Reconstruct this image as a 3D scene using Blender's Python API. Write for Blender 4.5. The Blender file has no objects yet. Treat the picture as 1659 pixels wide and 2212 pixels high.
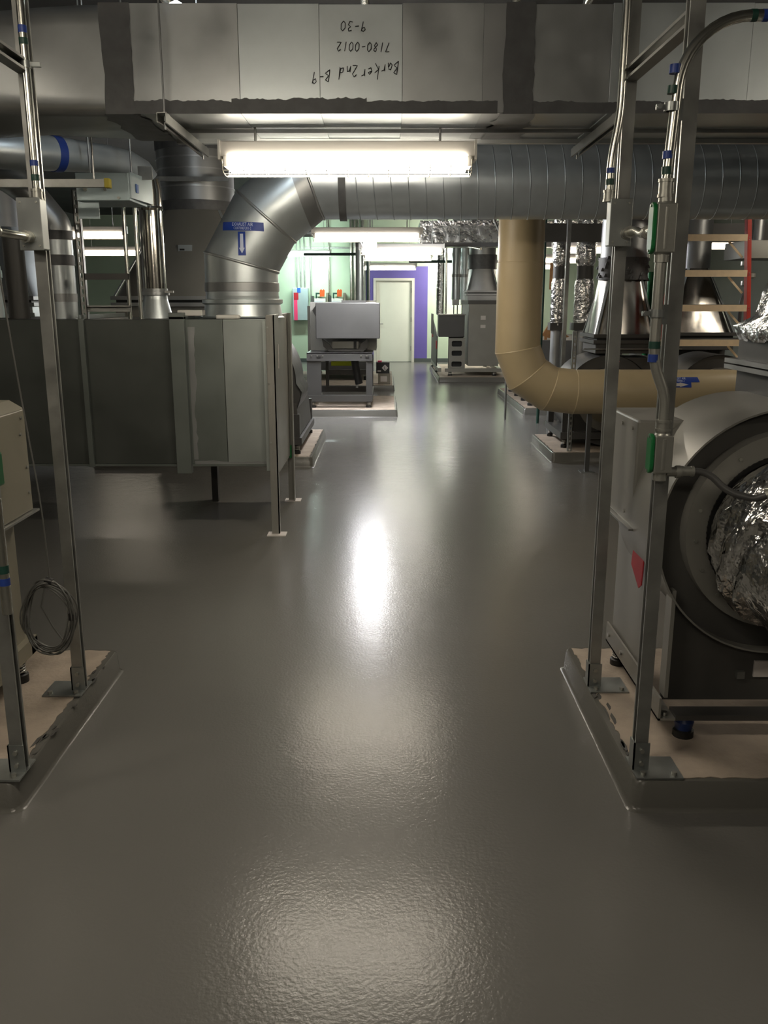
import bpy, bmesh, math, random
from mathutils import Vector, Matrix, Quaternion
random.seed(7)
SC = bpy.context.scene
COL = SC.collection
PI = math.pi

# ------------------------------------------------------------------ camera, world, exposure
cam = bpy.data.cameras.new('camera')
co = bpy.data.objects.new('camera', cam)
COL.objects.link(co)
cam.sensor_fit = 'VERTICAL'
cam.sensor_height = 32.0
cam.lens = 1880.0 / 2212.0 * 32.0
cam.clip_start = 0.05
cam.clip_end = 120
co.location = (0, 0, 1.59)
co.rotation_euler = (math.radians(90 - 13.63), 0, math.radians(0.163))
SC.camera = co

w = bpy.data.worlds.new('world')
SC.world = w
w.use_nodes = True
w.node_tree.nodes['Background'].inputs[0].default_value = (0.5, 0.52, 0.55, 1)
w.node_tree.nodes['Background'].inputs[1].default_value = 0.02

SC.view_settings.view_transform = 'Standard'
SC.view_settings.look = 'None'
SC.view_settings.gamma = 1.0
SC.view_settings.use_curve_mapping = False
SC.view_settings.exposure = 0.0
SC.cycles.max_bounces = 8
SC.cycles.diffuse_bounces = 4
SC.cycles.glossy_bounces = 5
SC.cycles.sample_clamp_indirect = 6.0
SC.cycles.caustics_reflective = False
SC.cycles.caustics_refractive = False

LENS_WARM, LENS_SIDE, LENS_COOL, LENS_HOT = 44.0, 11.0, 130.0, 230.0

# ------------------------------------------------------------------ materials
def pm(name, col, metal=0.0, rough=0.5, var=0.0, vscale=6.0, rvar=0.0, bump=0.0, bscale=60.0, coat=0.0,
       stretch=None, spec=None, detail=4):
    m = bpy.data.materials.new(name)
    m.use_nodes = True
    nt = m.node_tree
    b = nt.nodes['Principled BSDF']
    b.inputs['Base Color'].default_value = (*col, 1)
    b.inputs['Metallic'].default_value = metal
    b.inputs['Roughness'].default_value = rough
    if coat:
        b.inputs['Coat Weight'].default_value = coat
        b.inputs['Coat Roughness'].default_value = 0.1
    if spec is not None:
        b.inputs['Specular IOR Level'].default_value = spec
    tc = nt.nodes.new('ShaderNodeTexCoord')
    src = tc.outputs['Object']
    if stretch:
        mp = nt.nodes.new('ShaderNodeMapping')
        mp.inputs['Scale'].default_value = stretch
        nt.links.new(src, mp.inputs[0])
        src = mp.outputs[0]
    if var or rvar:
        n = nt.nodes.new('ShaderNodeTexNoise')
        n.inputs['Scale'].default_value = vscale
        n.inputs['Detail'].default_value = detail
        nt.links.new(src, n.inputs['Vector'])
        if var:
            r = nt.nodes.new('ShaderNodeMapRange')
            r.inputs['From Min'].default_value = 0.3
            r.inputs['From Max'].default_value = 0.7
            r.inputs['To Min'].default_value = 1 - var
            r.inputs['To Max'].default_value = 1 + var
            nt.links.new(n.outputs[0], r.inputs[0])
            mx = nt.nodes.new('ShaderNodeVectorMath')
            mx.operation = 'SCALE'
            mx.inputs[0].default_value = col
            nt.links.new(r.outputs[0], mx.inputs['Scale'])
            nt.links.new(mx.outputs[0], b.inputs['Base Color'])
        if rvar:
            r2 = nt.nodes.new('ShaderNodeMapRange')
            r2.inputs['From Min'].default_value = 0.3
            r2.inputs['From Max'].default_value = 0.7
            r2.inputs['To Min'].default_value = max(0.02, rough - rvar)
            r2.inputs['To Max'].default_value = rough + rvar
            nt.links.new(n.outputs[0], r2.inputs[0])
            nt.links.new(r2.outputs[0], b.inputs['Roughness'])
    if bump:
        n2 = nt.nodes.new('ShaderNodeTexNoise')
        n2.inputs['Scale'].default_value = bscale
        n2.inputs['Detail'].default_value = 3
        nt.links.new(src, n2.inputs['Vector'])
        bp = nt.nodes.new('ShaderNodeBump')
        bp.inputs['Strength'].default_value = bump
        bp.inputs['Distance'].default_value = 0.02
        nt.links.new(n2.outputs[0], bp.inputs['Height'])
        nt.links.new(bp.outputs[0], b.inputs['Normal'])
    return m

def emat(name, col, strength):
    m = bpy.data.materials.new(name)
    m.use_nodes = True
    nt = m.node_tree
    nt.nodes.remove(nt.nodes['Principled BSDF'])
    e = nt.nodes.new('ShaderNodeEmission')
    e.inputs[0].default_value = (*col, 1)
    e.inputs[1].default_value = strength
    nt.links.new(e.outputs[0], nt.nodes['Material Output'].inputs[0])
    return m

M = {}
M['galv'] = pm('galvanized_sheet', (.48, .50, .50), .78, .36, .10, 5, .07, .02, 9)
M['galv_b'] = pm('galvanized_sheet_pale', (.60, .65, .66), .75, .38, .08, 4, .06, .02, 7)
M['galv_c'] = pm('galvanized_sheet_dull', (.36, .37, .37), .78, .42, .10, 4, .06, .02, 7)
M['hood'] = pm('mirror_hood_sheet', (.34, .325, .30), 1.0, .2, .06, 5, .06)
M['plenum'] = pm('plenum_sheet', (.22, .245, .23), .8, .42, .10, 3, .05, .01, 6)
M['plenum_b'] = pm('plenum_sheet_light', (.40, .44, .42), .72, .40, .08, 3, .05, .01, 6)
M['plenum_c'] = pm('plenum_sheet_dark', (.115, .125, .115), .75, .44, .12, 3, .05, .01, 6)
M['spiral'] = pm('spiral_duct_sheet', (.60, .66, .70), .75, .34, .08, 6, .05)
M['chrome'] = pm('polished_stainless', (.62, .60, .54), 1.0, .14)
M['foil'] = pm('crinkled_foil', (.74, .74, .73), 1.0, .20, .05, 8, .08, 1.0, 16)
M['foilsoft'] = pm('foil_jacket', (.60, .61, .60), 1.0, .25, .05, 8, .08, .7, 9)
M['sealant'] = pm('duct_sealant', (.115, .118, .12), 0, .5, .15, 14, 0, .07, 30)
M['fan'] = pm('grey_machine_paint', (.07, .069, .067), .1, .42, .06, 4, .05)
M['fan_l'] = pm('light_grey_machine_paint', (.27, .265, .24), .25, .38, .06, 4, .05)
M['fan_d'] = pm('dark_grey_machine_paint', (.075, .073, .068), .1, .5, .1, 4)  # on the front skirt of the near fan it stands in for shade
M['cab'] = pm('khaki_grey_enamel', (.27, .25, .19), .1, .42, .05, 3, .04)
M['strut'] = pm('strut_zinc', (.36, .365, .345), .8, .40, .14, 14, .06)
M['strutface'] = pm('zinc_plate', (.34, .36, .35), .8, .38, .10, 12, .05)
M['conduit'] = pm('steel_conduit', (.62, .62, .56), 1.0, .26)
M['cast'] = pm('cast_conduit_body', (.42, .42, .38), .75, .40, .06, 20)
M['beige'] = pm('beige_duct_paint', (.50, .405, .245), .0, .42, .05, 2.5, .04)
M['concrete'] = pm('concrete_top', (.40, .335, .27), 0, .85, .18, 7, 0, .15, 60)
M['white'] = pm('white_enamel', (.72, .71, .66), 0, .35, .03, 4)
M['lampgrey'] = pm('lamp_housing_enamel', (.60, .58, .54), 0, .4, .03, 4)
M['wire'] = pm('white_guard_wire', (.8, .76, .66), 0, .4)
M['mint'] = pm('pale_green_wall_paint', (.52, .63, .47), 0, .55, .03, 2)
M['purple'] = pm('purple_wall_paint', (.135, .105, .37), 0, .5, .05, 2)
M['doorw'] = pm('door_paint', (.72, .74, .64), 0, .42, .03, 2)
M['frame'] = pm('door_frame_paint', (.66, .65, .56), 0, .4, .05, 8)
M['wallg'] = pm('grey_wall_paint', (.22, .22, .21), 0, .7, .06, 1.5)
M['ceil'] = pm('dark_ceiling_deck', (.07, .07, .07), 0, .8, .1, 2)
M['base'] = pm('grey_vinyl_base', (.08, .095, .09), 0, .4)
M['red'] = pm('red_fibreglass', (.50, .055, .04), 0, .4, .05, 10)
M['tan'] = pm('pale_step_resin', (.86, .68, .46), 0, .5, .06, 20)
M['green'] = pm('green_enamel', (.012, .16, .045), 0, .3, .04, 8)
M['blue'] = pm('blue_tape', (.018, .05, .26), 0, .45)
M['dgreen'] = pm('dark_green_tape', (.012, .055, .04), 0, .45)
M['black'] = pm('black_rubber', (.012, .012, .012), 0, .5)
M['bluespring'] = pm('blue_spring_paint', (.012, .03, .12), 0, .45)
M['spring'] = pm('spring_steel', (.5, .5, .48), 1, .3)
M['label'] = pm('blue_label_vinyl', (.02, .06, .34), 0, .35)
M['letter'] = pm('white_lettering', (.70, .78, .95), 0, .5)
M['marker'] = pm('marker_ink', (.015, .015, .018), 0, .6)
M['yellow'] = pm('yellow_cap', (.55, .46, .05), 0, .5)
M['lime'] = pm('lime_sticker', (.52, .62, .02), 0, .5)
M['pink'] = pm('pink_tag', (.85, .06, .18), 0, .5)
M['redtag'] = pm('red_tag', (.42, .02, .03), 0, .45)
M['orange'] = pm('orange_handle', (.62, .10, .02), 0, .45)
M['vav'] = pm('pale_blue_steel', (.46, .56, .58), .35, .36, .05, 4, .04)
M['bluew'] = pm('blue_panel_print', (.03, .12, .45), 0, .4)
M['paper'] = pm('paper_label', (.62, .58, .55), 0, .7)
M['brown'] = pm('brown_fibre', (.25, .12, .04), 0, .7, .15, 20)
M['carton'] = pm('grey_carton', (.26, .24, .20), 0, .8, .08, 8)
M['wirecoil'] = pm('grey_cable', (.13, .13, .12), .2, .42)
M['tubew'] = emat('warm_fluorescent_lens', (1.0, .89, .73), LENS_WARM)
M['tubel'] = emat('dim_warm_fluorescent_lens', (1.0, .87, .70), LENS_SIDE)
M['tubec'] = emat('added_cool_lens', (.80, 1.0, .92), LENS_COOL)
M['tubes'] = emat('cool_white_aisle_lens', (.95, .96, 1.0), 42.0)
M['tubed'] = emat('aisle_lens', (1.0, .92, .80), 18.0)
M['tubew2'] = emat('added_wall_lens', (1.0, .97, .86), 250.0)
M['tubem'] = emat('far_bright_lens', (1.0, .97, .86), 30.0)
M['tubeh'] = emat('bright_white_lens', (.97, .97, 1.0), LENS_HOT)
M['bulb'] = emat('lit_bulb', (.85, .93, 1.0), 260.0)

# glossy orange-peel epoxy for the floor and the coves of the pads
def epoxy(name, col):
    m = bpy.data.materials.new(name)
    m.use_nodes = True
    nt = m.node_tree
    L = nt.links
    b = nt.nodes['Principled BSDF']
    tc = nt.nodes.new('ShaderNodeTexCoord')
    n1 = nt.nodes.new('ShaderNodeTexNoise')
    n1.inputs['Scale'].default_value = 0.7
    n1.inputs['Detail'].default_value = 5
    L.new(tc.outputs['Object'], n1.inputs['Vector'])
    cr = nt.nodes.new('ShaderNodeMixRGB')
    cr.inputs[1].default_value = (col[0] * .9, col[1] * .9, col[2] * .9, 1)
    cr.inputs[2].default_value = (col[0] * 1.1, col[1] * 1.1, col[2] * 1.1, 1)
    L.new(n1.outputs[0], cr.inputs[0])
    L.new(cr.outputs[0], b.inputs['Base Color'])
    b.inputs['Roughness'].default_value = 0.22
    b.inputs['Specular IOR Level'].default_value = 0.30
    n2 = nt.nodes.new('ShaderNodeTexNoise')
    n2.inputs['Scale'].default_value = 85
    n2.inputs['Detail'].default_value = 2
    L.new(tc.outputs['Object'], n2.inputs['Vector'])
    n3 = nt.nodes.new('ShaderNodeTexNoise')
    n3.inputs['Scale'].default_value = 9
    n3.inputs['Detail'].default_value = 2
    L.new(tc.outputs['Object'], n3.inputs['Vector'])
    b1 = nt.nodes.new('ShaderNodeBump')
    b1.inputs['Strength'].default_value = 0.19
    b1.inputs['Distance'].default_value = 0.004
    L.new(n2.outputs[0], b1.inputs['Height'])
    b2 = nt.nodes.new('ShaderNodeBump')
    b2.inputs['Strength'].default_value = 0.04
    b2.inputs['Distance'].default_value = 0.02
    L.new(n3.outputs[0], b2.inputs['Height'])
    L.new(b1.outputs[0], b2.inputs['Normal'])
    L.new(b2.outputs[0], b.inputs['Normal'])
    return m
M['floor'] = epoxy('grey_epoxy_floor', (.150, .147, .137))
M['cove'] = epoxy('grey_epoxy_cove', (.125, .122, .110))

# ------------------------------------------------------------------ geometry helpers
SMALL = {'bolt', 'screw', 'ring_bolt', 'rivet', 'slot', 'hinge', 'print', 'knob', 'spring_nut', 'bristles', 'wire_guard', 'lettering', 'handwriting'}
class MB:
    def __init__(s):
        s.v, s.f, s.sm = [], [], []
    def add(s, vs, fs, smooth=False):
        o = len(s.v)
        s.v += [Vector(p) for p in vs]
        s.f += [[o + i for i in f] for f in fs]
        s.sm += [smooth] * len(fs)
        return s
    def box(s, x0, x1, y0, y1, z0, z1):
        return s.add([(x0, y0, z0), (x1, y0, z0), (x1, y1, z0), (x0, y1, z0), (x0, y0, z1), (x1, y0, z1), (x1, y1, z1), (x0, y1, z1)],
                     [(3, 2, 1, 0), (4, 5, 6, 7), (0, 1, 5, 4), (1, 2, 6, 5), (2, 3, 7, 6), (3, 0, 4, 7)])
    def hexa(s, lo, hi):          # two quads (4 points each) joined
        return s.add(list(lo) + list(hi), [(3, 2, 1, 0), (4, 5, 6, 7), (0, 1, 5, 4), (1, 2, 6, 5), (2, 3, 7, 6), (3, 0, 4, 7)])
    def bar(s, p0, p1, wd, ht, up=(0, 0, 1)):
        p0, p1 = Vector(p0), Vector(p1)
        d = (p1 - p0).normalized()
        up = Vector(up)
        sd = d.cross(up)
        if sd.length < 1e-4:
            sd = d.cross(Vector((1, 0, 0)))
        sd.normalize()
        u = sd.cross(d).normalized()
        a, b = sd * wd / 2, u * ht / 2
        return s.hexa([p0 - a - b, p0 + a - b, p0 + a + b, p0 - a + b], [p1 - a - b, p1 + a - b, p1 + a + b, p1 - a + b])
    def frame(s, d):
        d = Vector(d).normalized()
        h = Vector((0, 0, 1)) if abs(d.z) < .9 else Vector((1, 0, 0))
        u = d.cross(h).normalized()
        return d, u, d.cross(u).normalized()
    def loft(s, rings, smooth=True, caps=False, closed=True):
        n = len(rings[0])
        vs = [p for r in rings for p in r]
        fs = []
        for k in range(len(rings) - 1):
            for i in range(n if closed else n - 1):
                j = (i + 1) % n
                fs.append((k * n + i, k * n + j, (k + 1) * n + j, (k + 1) * n + i))
        s.add(vs, fs, smooth)
        if caps:
            s.add(rings[0], [list(range(n))[::-1]])
            s.add(rings[-1], [list(range(n))])
        return s
    def ringpts(s, c, d, r, n):
        d, u, v = s.frame(d)
        c = Vector(c)
        return [c + r * (math.cos(2 * PI * i / n) * u + math.sin(2 * PI * i / n) * v) for i in range(n)]
    def cyl(s, p0, p1, r0, r1=None, n=20, caps=True):
        r1 = r0 if r1 is None else r1
        d = Vector(p1) - Vector(p0)
        return s.loft([s.ringpts(p0, d, r0, n), s.ringpts(p1, d, r1, n)], True, caps)
    def lathe(s, c, d, prof, n=28, caps=True):      # prof: (distance along d, radius)
        d = Vector(d).normalized()
        c = Vector(c)
        for a, b in zip(prof, prof[1:]):
            s.loft([s.ringpts(c + d * a[0], d, max(a[1], 1e-4), n), s.ringpts(c + d * b[0], d, max(b[1], 1e-4), n)], True)
        if caps:
            s.add(s.ringpts(c + d * prof[0][0], d, max(prof[0][1], 1e-4), n), [list(range(n))[::-1]])
            s.add(s.ringpts(c + d * prof[-1][0], d, max(prof[-1][1], 1e-4), n), [list(range(n))])
        return s
    def ring(s, c, d, ro, ri, t, n=40, a0=0, a1=2 * PI):
        d, u, v = s.frame(d)
        c = Vector(c)
        full = abs(a1 - a0 - 2 * PI) < 1e-6
        k = n if full else n + 1
        def P(r, z):
            return [c + d * z + r * (math.cos(a0 + (a1 - a0) * i / n) * u + math.sin(a0 + (a1 - a0) * i / n) * v) for i in range(k)]
        for A, B in ((P(ro, 0), P(ro, t)), (P(ro, t), P(ri, t)), (P(ri, t), P(ri, 0)), (P(ri, 0), P(ro, 0))):
            s.loft([A, B], True, closed=full)
        return s
    def tube(s, path, r, n=8, closed=False, caps=True):
        path = [Vector(p) for p in path]
        m = len(path)
        rr = r if isinstance(r, (list, tuple)) else [r] * m
        tg = []
        for i in range(m):
            a = path[(i - 1) % m] if closed or i else path[i]
            b = path[(i + 1) % m] if closed or i < m - 1 else path[i]
            t = b - a
            tg.append(t.normalized() if t.length > 1e-9 else Vector((0, 0, 1)))
        _, u, _ = s.frame(tg[0])
        rings = []
        for i in range(m):
            t = tg[i]
            u = (u - t * u.dot(t))
            u.normalize()
            v = t.cross(u)
            rings.append([path[i] + rr[i] * (math.cos(2 * PI * k / n) * u + math.sin(2 * PI * k / n) * v) for k in range(n)])
        if closed:
            rings.append(rings[0])
        return s.loft(rings, True, caps and not closed)
    def prism(s, pts, off):
        pts = [Vector(p) for p in pts]
        off = Vector(off)
        n = len(pts)
        s.add(pts + [p + off for p in pts], [list(range(n)), [n + i for i in range(n)][::-1]] +
              [(i, n + i, n + (i + 1) % n, (i + 1) % n)[::-1] for i in range(n)])
        return s
    def build(s, name, mat, parent=None, label=None, bevel=0.0, kind=None):
        me = bpy.data.meshes.new(name)
        off = Vector(parent_origin(parent)) if parent else Vector((0, 0, 0))
        me.from_pydata([p - off for p in s.v], [], s.f)
        me.polygons.foreach_set('use_smooth', s.sm)
        bm = bmesh.new()
        bm.from_mesh(me)
        bmesh.ops.recalc_face_normals(bm, faces=bm.faces[:])
        bm.to_mesh(me)
        bm.free()
        me.materials.append(M[mat])
        o = bpy.data.objects.new(name, me)
        COL.objects.link(o)
        if parent:
            o.parent = parent
        if label:
            o['label'] = label
        if kind or name in SMALL:
            o['kind'] = kind or 'stuff'
        if bevel:
            b = o.modifiers.new('bevel', 'BEVEL')
            b.width = bevel
            b.segments = 2
            b.limit_method = 'ANGLE'
            b.angle_limit = 0.7
        return o

def parent_origin(o):
    v = Vector((0, 0, 0))
    while o:
        v += o.location
        o = o.parent
    return v

def thing(name, label, cat, loc=(0, 0, 0), group=None):
    o = bpy.data.objects.new(name, None)
    o.empty_display_size = .1
    COL.objects.link(o)
    o.location = loc
    o['label'] = label
    o['category'] = cat
    if group:
        o['group'] = group
    return o

def tag(o, label, cat, group=None):
    o['label'] = label
    o['category'] = cat
    if group:
        o['group'] = group
    return o

def dup(root, loc, rotz=0.0, label=None):
    r = root.copy()
    COL.objects.link(r)
    r.location = loc
    r.rotation_euler = (0, 0, rotz)
    if label:
        r['label'] = label
    for ch in list(root.children):
        c = ch.copy()
        COL.objects.link(c)
        c.parent = r
        for g in list(ch.children):
            d = g.copy()
            COL.objects.link(d)
            d.parent = c
    return r

def struct(name, mb, mat, parent=None, bevel=0):
    o = mb.build(name, mat, parent, bevel=bevel)
    o['kind'] = 'structure'
    return o

def arc(c, u, v, r, a0, a1, n=10):
    c, u, v = Vector(c), Vector(u), Vector(v)
    return [c + r * (math.cos(a0 + (a1 - a0) * i / n) * u + math.sin(a0 + (a1 - a0) * i / n) * v) for i in range(n + 1)]

def fillet(pts, r, n=6):
    pts = [Vector(p) for p in pts]
    out = [pts[0]]
    for a, b, c in zip(pts, pts[1:], pts[2:]):
        d1, d2 = (a - b).normalized(), (c - b).normalized()
        k = min(r, (a - b).length * .45, (c - b).length * .45)
        p, q = b + d1 * k, b + d2 * k
        for i in range(n + 1):
            t = i / n
            out.append((1 - t) ** 2 * p + 2 * t * (1 - t) * b + t * t * q)
    out.append(pts[-1])
    return out

def mitred(pts, r, n=36, wall=0.0):
    """mitred round duct: list of (ringA, ringB) for every straight gore of the centre line pts"""
    pts = [Vector(p) for p in pts]
    segs = []
    dirs = [(b - a).normalized() for a, b in zip(pts, pts[1:])]
    for i, d in enumerate(dirs):
        u = d.cross(Vector((0, 1, 0)))
        if u.length < 1e-3:
            u = d.cross(Vector((0, 0, 1)))
        u.normalize()
        v = d.cross(u).normalized()
        ends = []
        for k, j in ((i, i - 1), (i + 1, i + 1)):
            nrm = d if (j < 0 or j >= len(dirs)) else (d + dirs[j]).normalized()
            ring = []
            for t in range(n):
                q = r * (math.cos(2 * PI * t / n) * u + math.sin(2 * PI * t / n) * v)
                ring.append(pts[k] + q - d * (q.dot(nrm) / d.dot(nrm)))
            ends.append(ring)
        segs.append(ends)
    return segs

def swell(ring, f):
    c = sum((Vector(p) for p in ring), Vector()) / len(ring)
    return [c + (Vector(p) - c) * f for p in ring]

def wander(n, amp):
    out, v = [], 0.0
    for i in range(n):
        v = v * .82 + random.uniform(-amp, amp) * .45
        out.append(max(-amp, min(amp, v + random.uniform(-amp, amp) * .15)))
    return out
def jag(x0, x1, n, amp):
    return [(x0 + (x1 - x0) * i / n, d) for i, d in enumerate(wander(n + 1, amp))]

def bolt(mb, c, d, r=.008, h=.008):
    d = Vector(d).normalized()
    mb.cyl(Vector(c), Vector(c) + d * h, r, n=6)
    return mb

def text_part(body, size, mapf, name, mat, parent, shear=0.0, align='CENTER', xs=1.0):
    """raised lettering: mapf turns flat (x, y) of the type into a point in the room"""
    cu = bpy.data.curves.new('type', 'FONT')
    cu.body = body
    cu.size = size
    cu.align_x = align
    cu.shear = shear
    cu.fill_mode = 'FRONT'
    cu.resolution_u = 3
    to = bpy.data.objects.new('type', cu)
    COL.objects.link(to)
    dg = bpy.context.evaluated_depsgraph_get()
    me = bpy.data.meshes.new_from_object(to.evaluated_get(dg))
    COL.objects.unlink(to)
    bpy.data.objects.remove(to)
    mb = MB()
    mb.add([mapf(v.co.x * xs, v.co.y) for v in me.vertices], [list(p.vertices) for p in me.polygons])
    bpy.data.meshes.remove(me)
    return mb.build(name, mat, parent)

# ================================================================== the room
XL, XR, YB, YF, ZC = -8.0, 8.0, 23.6, -6.0, 3.75
struct('floor', MB().box(XL, XR, YF, YB, -.1, 0), 'floor')
struct('ceiling', MB().box(XL, XR, YF, YB, ZC, ZC + .1), 'ceil')
struct('wall_left', MB().box(XL - .1, XL, YF, YB, 0, ZC), 'wallg')
struct('wall_right', MB().box(XR, XR + .1, YF, YB, 0, ZC), 'wallg')
struct('wall_near', MB().box(XL, XR, YF - .1, YF, 0, ZC), 'wallg')
wb = MB()
wb.box(XL, -.30, YB, YB + .15, 0, ZC).box(.69, XR, YB, YB + .15, 0, ZC).box(-.30, .69, YB, YB + .15, 2.13, ZC)
struct('wall_back', wb, 'mint')
struct('trim_1', MB().box(-.545, -.34, YB - .006, YB, 0.1, 2.47).box(.73, 1.08, YB - .006, YB, 0.1, 2.47).box(-.34, .73, YB - .006, YB, 2.16, 2.47), 'purple')
struct('baseboard_back', MB().box(XL, -.34, YB - .012, YB, 0, .1).box(.73, XR, YB - .012, YB, 0, .1), 'base')
door = struct('door_1', MB().box(-.27, .66, YB + .04, YB + .085, .008, 2.10), 'doorw')
struct('door_frame', MB().box(-.345, -.275, YB - .03, YB + .14, 0, 2.17).box(.665, .735, YB - .03, YB + .14, 0, 2.17)
       .box(-.275, .665, YB - .03, YB + .14, 2.105, 2.17), 'frame', door)
hb = MB()
for z in (.3, 1.05, 1.8):
    hb.box(.640, .668, YB + .028, YB + .042, z, z + .12)
hb.build('hinge', 'strut', door)
MB().cyl((-.20, YB + .04, 1.0), (-.20, YB - .02, 1.0), .02, n=12).cyl((-.20, YB - .02, 1.0), (-.09, YB - .02, 1.0), .011, n=10).build('door_handle', 'strut', door)

# ================================================================== strip lights
LG = 'caged fluorescent strip lights'
def strip_light(loc, label, tube='tubew', rotz=0, rods=None):
    L = 1.24
    t = thing('strip_light', label, 'light', loc, LG)
    x, y, z = loc
    MB().box(x - L / 2, x + L / 2, y - .055, y + .055, z + .03, z + .10).build('housing', 'lampgrey', t, bevel=.004)
    for s in (-1, 1):
        MB().box(x + s * L / 2 - .006, x + s * L / 2 + .006, y - .062, y + .062, z + .015, z + .105).build('end_plate', 'white', t)
        MB().box(x + s * (L / 2 - .03) - .01, x + s * (L / 2 - .03) + .01, y - .062, y + .062, z - .015, z + .03).build('lamp_holder', 'white', t)
    prof = [(-.066, .030), (-.066, -.015), (-.055, -.030), (-.03, -.036), (.03, -.036), (.055, -.030), (.066, -.015), (.066, .030)]
    MB().loft([[(x + s * (L / 2 - .045), y + a, z + b) for a, b in prof] for s in (-1, 1)], False, True).build('lens', tube, t)
    g = MB()
    nx = 13
    zb = z - .05
    for yy, zz in ((-.085, zb + .012), (-.05, zb), (0, zb - .004), (.05, zb), (.085, zb + .012)):
        g.tube([(x - L / 2 + .02, y + yy, zz), (x + L / 2 - .02, y + yy, zz)], .0022, 5)
    for i in range(nx):
        xx = x - L / 2 + .02 + (L - .04) * i / (nx - 1)
        g.tube([(xx, y - .10, z + .01), (xx, y - .085, zb + .012), (xx, y - .05, zb), (xx, y, zb - .004), (xx, y + .05, zb), (xx, y + .085, zb + .012), (xx, y + .10, z + .01)], .0022, 5)
    g.build('wire_guard', 'wire', t)
    return t
def rods_for(t, ztop, spread=.45):
    for s in (-1, 1):
        o = MB().cyl((t.location.x + s * spread, t.location.y, t.location.z + .10), (t.location.x + s * spread, t.location.y, ztop), .005, n=8)
        ob = o.build('hanger_rod', 'strut', t)

near_light = strip_light((-.19, 4.55, 2.24), 'caged fluorescent strip light hung right under the big cross duct, nearest and largest')
lights = {}
def add_light(key, loc, label, tube='tubew', rotz=0, ztop=ZC):
    t = dup(near_light, loc, rotz, label)
    if tube != 'tubew':
        for ch in t.children:
            if ch.name.startswith('lens'):
                ch.data = ch.data.copy()
                ch.data.materials.clear()
                ch.data.materials.append(M[tube])
    for s in (-1, 1):
        mb = MB().cyl((s * .45, 0, .10), (s * .45, 0, ztop - loc[2]), .005, n=8)
        me_o = mb.build('hanger_rod', 'strut')
        me_o.parent = t
    return t
for s in (-1, 1):
    MB().cyl((-.19 + s * .45, 4.55, 2.34), (-.19 + s * .45, 4.55, 2.41), .006, n=8).build('hanger_rod', 'strut', near_light)
add_light('b', (-.17, 7.45, 2.34), 'caged strip light hidden behind the spiral exhaust duct over the aisle')
add_light('c', (-.22, 10.25, 2.29), 'caged strip light over the aisle just past the spiral duct, grey housing', 'tubed')
add_light('d', (.22, 13.3, 2.30), 'caged strip light over the aisle shifted right, with a pale lilac housing', 'tubed')
add_light('e', (.20, 16.2, 2.34), 'bare looking yellowish strip light over the aisle below the lilac housing', 'tubem')
add_light('f', (.08, 21.0, 2.34), 'farthest small strip light over the aisle, just above the purple door surround', 'tubem')
add_light('g', (-.23, 11.75, 2.32), 'lengthwise bright white strip light along the aisle, end on to the view', 'tubeh', PI / 2)
add_light('h', (-1.50, 12.4, 2.33), 'lengthwise cool white strip light hidden behind the duct elbow', 'tubes', PI / 2)
add_light('h2', (-2.0, 22.5, 2.72), 'added greenish strip light brightening the mint back wall', 'tubec', 0)  # extra lamp added to make the mint wall glow
add_light('t', (1.95, 22.4, 2.80), 'added strip light brightening the back wall, behind the hood of the three hole fan', 'tubew2')  # lamp added to light door and wall, kept out of sight by the hood
add_light('i', (-4.05, 12.0, 2.44), 'strip light in the left row, upper of the two left of the steel pipe', 'tubel')
add_light('j', (-4.75, 16.0, 2.42), 'strip light in the left hand row, lower and farther of the two', 'tubel')
add_light('k', (3.05, 13.3, 2.32), 'strip light right of the beige duct, upper of the three stacked glimpses', 'tubel')
add_light('l', (3.05, 16.2, 2.30), 'strip light right of the beige duct, middle of the three stacked glimpses', 'tubel')
add_light('m', (3.25, 19.2, 2.30), 'strip light right of the beige duct, lowest of the three stacked glimpses', 'tubel')
add_light('n', (4.45, 13.0, 2.36), 'strip light glimpsed behind the right front posts, beside the wrapped pipe', 'tubel')
add_light('o', (-.9, 1.45, 2.62), 'strip light above and ahead of the viewpoint, above the picture')
add_light('p', (-.2, -1.6, 2.62), 'strip light behind the viewpoint')
add_light('q', (3.6, 1.2, 2.8), 'strip light in the right hand bay near the viewpoint')
add_light('r', (-3.6, 1.2, 2.8), 'strip light in the left hand bay near the viewpoint')
add_light('s', (4.6, 8.2, 2.7), 'strip light in the right hand bay above the ladder')

# bare utility lamp peeping over the duct
ul = thing('utility_lamp', 'glaring bluish white utility lamp above the top edge of the cross duct', 'lamp', (-1.03, 4.72, 2.875))
MB().cyl((-1.03, 4.72, 2.875), (-1.03, 4.72, 2.91), .05, n=16).build('lamp_base', 'cast', ul)
MB().lathe((-1.03, 4.72, 2.91), (0, 0, 1), [(0, .022), (.02, .04), (.06, .045), (.09, .035), (.105, .01)], 16).build('bulb', 'bulb', ul)

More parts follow.
